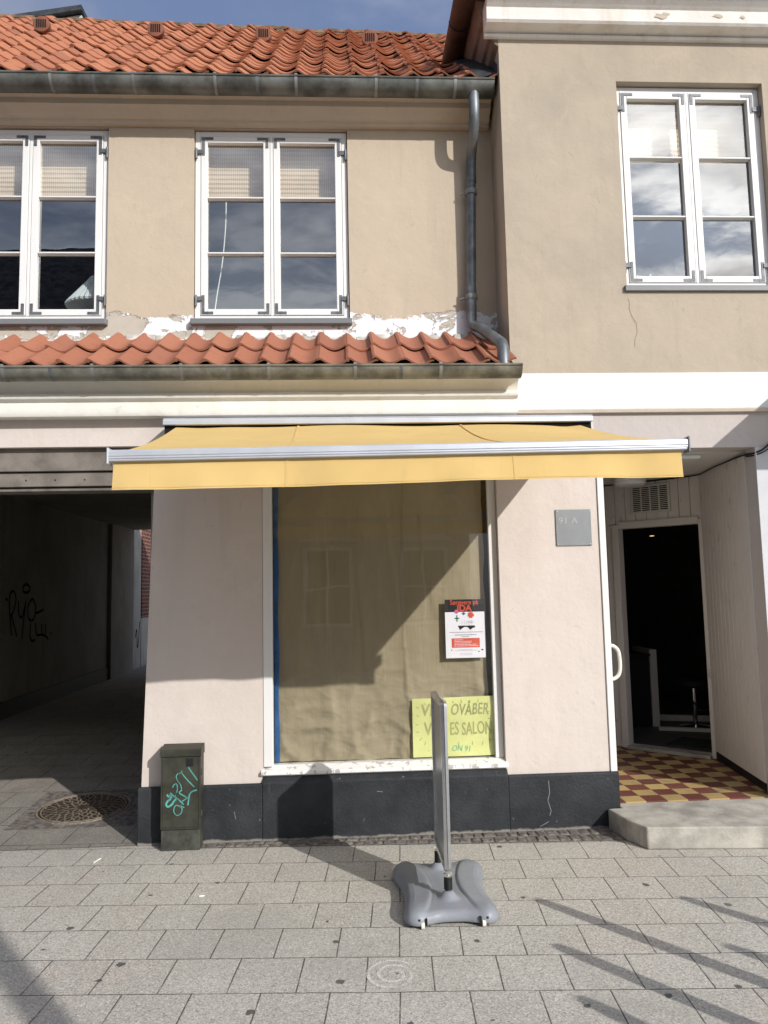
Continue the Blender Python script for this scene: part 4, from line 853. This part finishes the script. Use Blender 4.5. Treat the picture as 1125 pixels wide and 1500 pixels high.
# strokes in cabinet-front fractions measured from the photograph (0..1 across, 0..1 up)
tg([(0.70,0.885),(0.78,0.83),(0.86,0.78),(0.93,0.735)],0.008); tg([(0.47,0.815),(0.52,0.845),(0.55,0.84)],0.005); tg([(0.50,0.84),(0.62,0.77),(0.75,0.705),(0.85,0.66)],0.007)
tg([(0.44,0.82),(0.39,0.79),(0.42,0.74),(0.50,0.69),(0.53,0.63)],0.005); tg([(0.30,0.66),(0.33,0.69),(0.40,0.70),(0.42,0.64),(0.38,0.57)],0.006)
tg([(0.24,0.60),(0.34,0.56),(0.46,0.52),(0.58,0.465)],0.008); tg([(0.40,0.60),(0.36,0.55)],0.007); tg([(0.54,0.63),(0.47,0.60),(0.60,0.56),(0.70,0.53)],0.007)
tg([(0.16,0.585),(0.20,0.56),(0.27,0.575),(0.24,0.53),(0.18,0.51),(0.14,0.475),(0.18,0.445),(0.28,0.47),(0.34,0.51),(0.39,0.53)],0.012)
tg([(0.92,0.625),(0.80,0.61),(0.73,0.575),(0.71,0.52),(0.69,0.455)],0.009); tg([(0.54,0.50),(0.66,0.535)],0.006)
tg([(0.50,0.44),(0.40,0.46),(0.34,0.43),(0.34,0.38),(0.42,0.345),(0.52,0.37),(0.54,0.42),(0.48,0.455),(0.60,0.43)],0.006)
q.build('graffiti', M['cyan'], UC)

# ================================================================== pavement sign stand
SX, SY = 0.508, -1.055
SS = thing('pavement_sign', 'grey pavement sign on wheeled plastic base seen almost edge on', 'sign', (SX,SY,0))
half = [(0.0,-0.315),(0.07,-0.318),(0.12,-0.335),(0.175,-0.352),(0.222,-0.335),(0.245,-0.29),(0.243,-0.23),(0.233,-0.16),(0.226,-0.08),(0.225,0.0),(0.23,0.08),(0.243,0.16),(0.262,0.24),(0.27,0.31),(0.25,0.37),(0.20,0.41),(0.13,0.40),(0.07,0.385),(0.0,0.38)]
loop = [(a, b_, 0) for a, b_ in half] + [(-a, b_, 0) for a, b_ in reversed(half[1:-1])]
lp = smooth_path(loop+[loop[0]], 5)[:-1]; NL = len(lp); BY = -0.055; BXS = 0.96
lp = [Vector((v.x*BXS, v.y, 0)) for v in lp]
q = MB(); rings = []
def base_h(x_, y_):
    d = min(math.hypot(v.x-x_, v.y-y_) for v in lp); k_ = min(1, d/0.032)
    rim = 0.046*math.sqrt(max(0, 1-(1-k_)**2)); e = min(1, d/0.05)
    cl_ = 0.070+0.050*(y_/0.3)**2; g_ = abs(x_)-cl_
    lobe = 0.014*e/(1+math.exp(-g_/0.006)) - 0.006*e*math.exp(-(g_/0.006)**2) + 0.008*min(1, d/0.12)
    boss = 0
    for yy in (-0.180, 0.245):
        rr2 = x_*x_+(y_-yy)**2; boss += (0.030*math.exp(-(rr2/0.0016)**2) + 0.012*math.exp(-rr2/0.008))*e
    return 0.020 + rim + lobe + boss
NRg = 46
for k in range(NRg):
    s_ = max(0.001, 1-(k/(NRg-1))**1.35)
    rings.append([(SX+v.x*s_, SY+BY+v.y*s_+0.03*(1-s_), base_h(v.x*s_, v.y*s_+0.03*(1-s_))) for v in lp])
vsq = [(SX+v.x*0.97, SY+BY+v.y*0.97, 0.014) for v in lp] + [p_ for rg in rings for p_ in rg]
fq = [tuple(range(NL-1,-1,-1))] + [(k*NL+i, k*NL+(i+1)%NL, (k+1)*NL+(i+1)%NL, (k+1)*NL+i) for k in range(NRg) for i in range(NL)]
q.add(vsq, fq); q.build('base', M['plastic'], SS, smooth='all')
for (wx, wy) in ((-0.150,-0.394),(0.150,-0.394),(-0.16,0.32),(0.16,0.32)):
    q = MB(); q.lathe([(0.001,-0.008),(0.017,-0.008),(0.018,0),(0.017,0.008),(0.001,0.008)], (SX+wx,SY+wy,0.0185), 16, 'x'); q.build('wheel', M['handle'], SS, smooth=True)
    q = MB(); q.box(SX+wx-0.022,SX+wx-0.012,SY+wy-0.010,SY+wy+0.02,0.018,0.05); q.box(SX+wx+0.012,SX+wx+0.022,SY+wy-0.010,SY+wy+0.02,0.018,0.05); q.build('fork', M['rubber'], SS)
YN, YF = SY-0.235, SY+0.200; ZB, ZT = 0.205, 1.060
for (yy, zb) in ((YN+0.01, 0.118), (YF-0.01, 0.112)):
    q = MB(); pr = []
    for k in range(7): pr += [(0.019, k*0.0085), (0.0225, k*0.0085+0.004)]
    pr += [(0.016,0.062),(0.016,0.07)]
    q.lathe(pr, (SX,yy,zb), 18); q.build('spring', M['rubber'], SS, smooth=True)
    q = MB(); q.lathe([(0.018,0.064),(0.018,0.074),(0.012,0.078),(0.012,0.12)], (SX,yy,zb), 16); q.box(SX-0.022,SX+0.022,yy-0.012,yy+0.012,zb+0.072,zb+0.078); q.build('post', M['chrome'], SS, smooth=True)
def rr(y0,y1,z0,z1,rad,n=5):
    out = []
    for (cy, cz, a0) in ((y1-rad,z1-rad,0),(y0+rad,z1-rad,90),(y0+rad,z0+rad,180),(y1-rad,z0+rad,270)):
        out += [(cy+rad*math.cos(R_(a0+90*k/n)), cz+rad*math.sin(R_(a0+90*k/n))) for k in range(n+1)]
    return out
for sgn in (-1, 1):      # two snap frames back to back
    q = MB(); o_ = rr(YN-0.012,YF+0.012,ZB,ZT,0.022); i_ = rr(YN+0.016,YF-0.016,ZB+0.028,ZT-0.028,0.004); n = len(o_); xa, xb = SX+sgn*0.0015, SX+sgn*0.017
    vs_ = [(xa,*p_) for p_ in o_]+[(xb,*p_) for p_ in [(a*0.97+0.03*(YN+YF)/2, b_*0.994+0.006*(ZB+ZT)/2) for a, b_ in o_]]+[(xb,*p_) for p_ in i_]+[(xa,*p_) for p_ in i_]
    q.add(vs_, [(k*n+i, k*n+(i+1)%n, ((k+1)%4)*n+(i+1)%n, ((k+1)%4)*n+i) for k in range(4) for i in range(n)]); q.build('frame', M['alu'], SS, smooth=True)
    q = MB(); q.box(min(SX+sgn*0.004,SX+sgn*0.006), max(SX+sgn*0.004,SX+sgn*0.006), YN+0.014, YF-0.014, ZB+0.026, ZT-0.026); q.build('poster_panel', M['panel'], SS)

# ================================================================== manhole cover
MC = (-1.98, 0.74); sl_ = 0.07
MH = thing('manhole_cover', 'round rusty cast iron cover with leaf pattern set in the passage paving', 'manhole cover', (MC[0],MC[1],ramp_z(MC[1])))
def onslope(x_, y_, h=0.0): return (x_, y_, ramp_z(y_)+h)
def ringmesh(r0, r1, h, n=48):
    q = MB(); vs_ = [onslope(MC[0]+rr_*math.cos(2*math.pi*k/n), MC[1]+rr_*math.sin(2*math.pi*k/n), hh) for (rr_, hh) in ((r0,0.0),(r0,h),(r1,h),(r1,0.0)) for k in range(n)]
    q.add(vs_, [(a*n+k, a*n+(k+1)%n, (a+1)*n+(k+1)%n, (a+1)*n+k) for a in range(3) for k in range(n)]); return q
q = MB(); n = 48; q.add([onslope(MC[0]+0.33*math.cos(2*math.pi*k/n), MC[1]+0.33*math.sin(2*math.pi*k/n), 0.004) for k in range(n)], [tuple(range(n))]); q.build('disc', M['iron_cover'], MH)
q = ringmesh(0.295,0.305,0.010); q.v += []; q2 = ringmesh(0.32,0.335,0.010); q.add(q2.v, q2.f); q.build('rim', M['iron_cover_hi'], MH)
q = MB()
for (ra, rb, nn_) in ((0.20,0.285,26),(0.12,0.20,18),(0.05,0.12,10)):
    for k in range(nn_):
        a0 = 2*math.pi*(k+(0.5 if nn_ == 18 else 0))/nn_; dA = math.pi/nn_*0.80
        pts = [(ra,a0),((ra+rb)/2,a0-dA),(rb*0.97,a0-dA*0.6),(rb,a0),(rb*0.97,a0+dA*0.6),((ra+rb)/2,a0+dA),(ra,a0)]
        q.ribbon([onslope(MC[0]+rr_*math.cos(a_), MC[1]+rr_*math.sin(a_), 0.0085) for rr_, a_ in pts], 0.012, (0,0,1))
q.build('leaf_ribs', M['iron_cover_hi'], MH)
q = MB(); n = 4; q.add([onslope(MC[0]+a, MC[1]+b_, 0.002) for a, b_ in ((-0.42,-0.40),(0.48,-0.40),(0.48,0.40),(-0.42,0.40))], [(0,1,2,3)]); q.build('sett_surround', M['cobble'], MH)

# chalk spiral on the slabs
pts = []
for k in range(90):
    tq_ = k/89; a = R_(150) - tq_*R_(830); rr_ = 0.02+0.095*tq_**0.9
    pts.append((0.19+rr_*math.cos(a)*(1.0) - 0.015*tq_, -1.88+rr_*math.sin(a)*1.15, 0.0025))
q = MB(); q.ribbon(pts, 0.014, (0,0,1)); tag(q.build('chalk_spiral', M['chalk']), 'faint white chalk spiral drawn on the grey slabs before the pavement sign', 'chalk drawing')
# cigarette butts
def butt(x_, y_, a, L=0.045):
    d = Vector((math.cos(a), math.sin(a), 0)); q = MB(); c = Vector((x_, y_, 0.006)); q.tube([c-d*L/2, c+d*L/2], 0.004, 8); return q
q = butt(-1.56,-0.29,R_(75),0.075); tag(q.build('cigarette_butt', M['wax']), 'white cigarette butt on the slabs left of the green cabinet', 'cigarette butt')
q = butt(-0.80,-0.93,R_(10),0.03); tag(q.build('paper_scrap', M['wax']), 'tiny white scrap of paper lying in the middle of the paving', 'litter')

# ================================================================== behind the upper windows
def blind(x0, x1, y, z0, z1, label):
    q = MB(); n = 40; vs_ = []; fs_ = []
    for k in range(n+1):
        z_ = z0+(z1-z0)*k/n
        for (x_, yo) in ((x0,0),(x1,0)): vs_.append((x_, y+0.004*math.sin(k*2.1), z_))
    fs_ = [(2*k,2*k+1,2*k+3,2*k+2) for k in range(n)]; q.add(vs_, fs_)
    q.tube([(x0,y-0.01,z0),(x1,y-0.01,z0)], 0.012, 8); return tag(q.build('bamboo_blind', M['blind']), label, 'blind')
blind(-2.93,-1.80,0.60,4.79,5.30,'beige bamboo blind half lowered behind the upper window with the lamp')
blind(-1.08,0.045,0.60,4.79,5.30,'beige bamboo blind half lowered behind the middle upper window')
blind(2.15,3.21,0.25,4.93,5.46,'pale bamboo blind behind the upper window of the taller house')
q = MB(); q.tube(smooth_path([(-0.895,0.585,4.76),(-0.90,0.585,4.55),(-0.925,0.58,4.25),(-0.965,0.57,3.98),(-0.985,0.56,3.80)],5), 0.005, 8); tag(q.build('blind_wand', M['wax'], None, smooth='all'), 'thin white curved rod hanging behind the middle upper window', 'blind rod')
q = MB(); n = 14
vs_ = []
for j in range(n+1):
    for i in range(n+1):
        a, b_ = i/n, j/n; hgt_ = 0.09*math.sin(math.pi*a)*math.sin(math.pi*b_)*(0.6+0.5*mnoise.noise(Vector((a*4,b_*4,2))))+0.015*mnoise.noise(Vector((a*9,b_*9,5)))
        vs_.append((-0.98+a*0.30, 0.50+b_*0.12, 3.79+max(0,hgt_)))
q.add(vs_, [(j*(n+1)+i,j*(n+1)+i+1,(j+1)*(n+1)+i+1,(j+1)*(n+1)+i) for j in range(n) for i in range(n)]); tag(q.build('crumpled_plastic', M['lamp_plastic'], None), 'crumpled white plastic lying inside the middle upper window', 'plastic')
LP = thing('table_lamp', 'table lamp with white pleated cone shade behind the upper left window', 'lamp', (-1.935,0.72,3.74))
q = MB(); q.lathe([(0.06,0.445),(0.075,0.42),(0.24,0.205),(0.23,0.19)], (-1.935,0.72,3.74), 72, 'z', lambda k, h: 1.0+0.030*(1 if k % 2 else -1)); q.build('shade', M['shade'], LP)
q = MB(); q.lathe([(0.075,0.0),(0.075,0.012),(0.015,0.03),(0.012,0.22),(0.02,0.23),(0.02,0.30)], (-1.935,0.72,3.74), 16); q.build('stem', M['iron'], LP, smooth=True)
q = MB(); q.box(-3.0,-1.72,0.562,0.95,3.685,3.72); LS = q.build('window_board', M['white'], LH)
q = MB(); q.box(-1.14,0.1,0.562,0.75,3.70,3.765); q.build('window_board', M['white'], LH)
for (cx, cz, lb) in ((2.285,0.115,'left of two thin white candles behind the upper right window'),(2.385,0.125,'right of two thin white candles behind the upper right window')):
    cd = thing('candle', lb, 'candle', (cx,0.22,3.885), 'candles in the upper right window')
    q = MB(); q.lathe([(0.0075,0.0),(0.0075,cz),(0.003,cz+0.004)], (cx,0.22,3.885), 10); q.build('wax_stick', M['wax'], cd, smooth=True)
    q = MB(); q.lathe([(0.02,0.0),(0.02,0.004),(0.010,0.012)], (cx,0.22,3.8865-0.003), 12); q.build('holder', M['iron'], cd)
q = MB(); q.box(2.12,3.24,0.181,0.42,3.845,3.884); q.build('window_board', M['white'], RH)

# ================================================================== porch lamps, cable, salon things
LA = thing('ceiling_lamp', 'flat white oblong lamp on the porch ceiling near the vent grille', 'lamp', (2.55,1.30,2.6))
q = MB(); q.lathe([(0.001,-0.085),(0.12,-0.08),(0.14,-0.06),(0.14,-0.03)], (2.55,1.30,2.6), 28); q.build('diffuser', M['lamp_plastic'], LA, smooth=True)
q = MB(); q.lathe([(0.145,-0.03),(0.145,0.0)], (2.55,1.30,2.6), 28); q.build('rim', M['grille'], LA)
LB = thing('ceiling_lamp', 'slim white ceiling lamp at the outer edge of the porch ceiling', 'lamp', (2.53,0.22,2.6))
q = MB(); q.box(2.38,2.68,0.19,0.25,2.575,2.60); q.build('diffuser', M['lamp_plastic'], LB, bevel=0.006)
q = MB(); q.box(2.37,2.69,0.185,0.255,2.60,2.6045); q.build('rim', M['grille'], LB)
q = MB(); q.tube(smooth_path([(3.12,0.0,2.66),(3.04,-0.03,2.60),(2.985,0.02,2.575),(2.98,0.16,2.585),(3.0,0.45,2.583),(3.05,0.75,2.59),(3.10,1.05,2.588),(3.11,1.22,2.592),(2.91,1.48,2.592),(2.55,1.84,2.594),(2.25,2.14,2.594)],4), 0.0065, 6)
q.tube(smooth_path([(3.14,0.0,2.645),(3.05,-0.035,2.585),(2.99,0.015,2.56),(2.985,0.12,2.57)],4), 0.005, 6)
tag(q.build('cable', M['rubber'], None, smooth='all'), 'dark electric cable tacked along the top of the boarded porch walls', 'cable')
CT = thing('salon_counter', 'black counter with pale end panel just inside the dark doorway', 'counter', (3.3,2.75,0.15))
q = MB(); q.obox((2.72,2.78,0.16),(0.50,-0.02,0),(0,0.5,0),(0,0,0.72)); q.build('carcass', M['black'], CT, bevel=0.004)
q = MB(); q.obox((3.225,2.755,0.152),(0.075,-0.003,0),(0,0.5,0),(0,0,0.80)); q.build('end_panel', M['board'], CT, bevel=0.003)
q = MB(); q.obox((2.70,2.74,0.885),(0.52,-0.02,0),(0,0.55,0),(0,0,0.025)); q.build('worktop', M['black'], CT, bevel=0.003)
SL = thing('salon_stool', 'chrome based salon stool with black seat inside the dark doorway', 'stool', (3.62,2.62,0.15))
q = MB(); q.lathe([(0.001,0.0),(0.17,0.0),(0.17,0.012),(0.05,0.03),(0.022,0.04),(0.022,0.42)], (3.62,2.62,0.152), 28); q.build('column_base', M['chrome'], SL, smooth=True)
q = MB(); q.lathe([(0.15,0.42),(0.18,0.44),(0.18,0.49),(0.15,0.51),(0.001,0.515)], (3.62,2.62,0.152), 28); q.build('seat', M['black'], SL, smooth=True)
q = MB(); q.tube([(3.60,2.60,0.42),(3.58,2.40,0.36),(3.72,2.36,0.38)], 0.010, 8); q.build('footrest', M['chrome'], SL, smooth=True)
SP = thing('spot_lamp', 'small warm lit spot lamp on the ceiling of the dark shop', 'lamp', (3.32,2.75,2.16))
q = MB(); q.lathe([(0.028,0.0),(0.032,0.06),(0.02,0.10)], (3.32,2.75,2.16), 16); q.build('housing', M['black'], SP, smooth=True)
q = MB(); q.lathe([(0.001,-0.003),(0.024,-0.001),(0.024,0.001)], (3.32,2.75,2.16), 14); q.build('bulb', M['glow'], SP)
q = MB(); q.tube([(3.32,2.75,2.26),(3.32,2.75,2.66)], 0.006, 6); q.build('rod', M['black'], SP)
q = MB(); q.obox((2.98,1.86,0.1505),(0.62,-0.62,0),(0.28,0.28,0),(0,0,0.012)); tag(q.build('door_mat', M['mat'], None, bevel=0.003), 'dark ribbed mat on the floor inside the open doorway', 'mat')

# ================================================================== across the street and out of frame (seen in reflections and as shadows)
def street_house(x0, x1, yf, ze, zr, label, ntri):
    H = thing('street_house', label, 'house', ((x0+x1)/2, yf, 0)); q = MB()
    q.box(x0,x1,yf-7,yf,0,ze); q.build('wall', M['opp_wall'], H)
    q = MB(); q.extx([(yf+0.25,ze-0.02),(yf-3.5,zr),(yf-7.25,ze-0.02)], x0-0.02, x1+0.02); q.build('roof', M['opp_roof'], H)
    nw = max(2, int((x1-x0)/1.9)); stp = (x1-x0)/nw
    for k in range(nw):
        xc = x0+stp*(k+0.5)
        for (z0, z1) in ((0.9,2.5),) + (((3.2,4.6),) if ze > 4.8 else ()):
            q = MB(); q.box(xc-0.5,xc-0.43,yf,yf+0.05,z0,z1); q.box(xc+0.43,xc+0.5,yf,yf+0.05,z0,z1); q.box(xc-0.43,xc+0.43,yf,yf+0.05,z1-0.07,z1); q.box(xc-0.43,xc+0.43,yf,yf+0.05,z0,z0+0.07); q.box(xc-0.02,xc+0.02,yf,yf+0.04,z0+0.07,z1-0.07); q.box(xc-0.43,xc+0.43,yf,yf+0.04,(z0+z1)/2-0.02,(z0+z1)/2+0.02)
            if ntri and z0 < 2: q.prism([(xc-0.65,z1+0.12),(xc+0.65,z1+0.12),(xc,z1+0.42)], lambda p_: (p_[0],yf,p_[1]), lambda p_: (p_[0],yf+0.12,p_[1]))
            wo = q.build('window', M['white'], H)
            q = MB(); q.add([(xc-0.43,yf+0.012,z0),(xc+0.43,yf+0.012,z0),(xc+0.43,yf+0.012,z1),(xc-0.43,yf+0.012,z1)], [(0,1,2,3)]); q.build('pane', M['black'], wo)
street_house(-15.0,-5.3,-9.8,6.3,10.6,'tall house with dark tiled roof across the street, seen only reflected in the left window',False)
street_house(-5.2,2.6,-10.2,4.7,7.6,'low house with gabled window heads across the street, seen only reflected in shop glass',True)
LMP = thing('lamp_post', 'slim steel street lamp behind the viewer, its shadow crossing the paving', 'street lamp', (2.64,-7.13,0))
q = MB(); q.tube([(2.64,-7.13,0),(2.64,-7.13,5.6)], 0.075, 14); q.build('pole', M['post'], LMP, smooth=True)
q = MB(); q.lathe([(0.06,5.6),(0.20,5.75),(0.22,5.8),(0.05,5.95)], (2.64,-7.13,0), 20); q.build('lantern', M['post'], LMP, smooth=True)
q = MB(); q.lathe([(0.12,0.0),(0.12,0.04),(0.06,0.06)], (2.64,-7.13,0), 16); q.build('foot', M['post'], LMP, smooth=True)
def rack_post(x_, y_):
    RP = thing('rack_post', 'slim steel post beside the viewer whose long shadow falls on the paving', 'post', (x_,y_,0), 'steel posts out of frame to the right')
    q = MB(); q.tube([(x_,y_,0),(x_,y_,0.80),(x_,y_,0.96),(x_,y_,1.02)], [0.045,0.042,0.038,0.028], 12); q.build('shaft', M['post'], RP, smooth=True)
    q = MB(); q.lathe([(0.06,0.0),(0.06,0.012),(0.03,0.02)], (x_,y_,0), 14); q.build('foot', M['post'], RP, smooth=True); return RP
rp = rack_post(0.998+1.65*0.76, -1.157-1.65)
for (tx, ty) in ((0.952,-1.678),(1.756,-1.21),(1.72,-1.755),(0.922,-2.135)):
    c_ = copy_tree(rp); c_.location = (tx+1.65*0.76, ty-1.65, 0)
CN = thing('shop_canopy', 'flat grey canopy of the next shop to the right, outside the frame', 'canopy', (4.9,0,3.1))
q = MB(); q.box(3.33,6.5,-1.0,-0.001,3.06,3.16); q.build('slab', M['cornice_beige'], CN, bevel=0.01)
for xx in (3.6,6.2):
    q = MB(); q.tube([(xx,-0.01,3.6),(xx,-0.9,3.16)], 0.015, 8); q.build('tie_rod', M['iron'], CN)
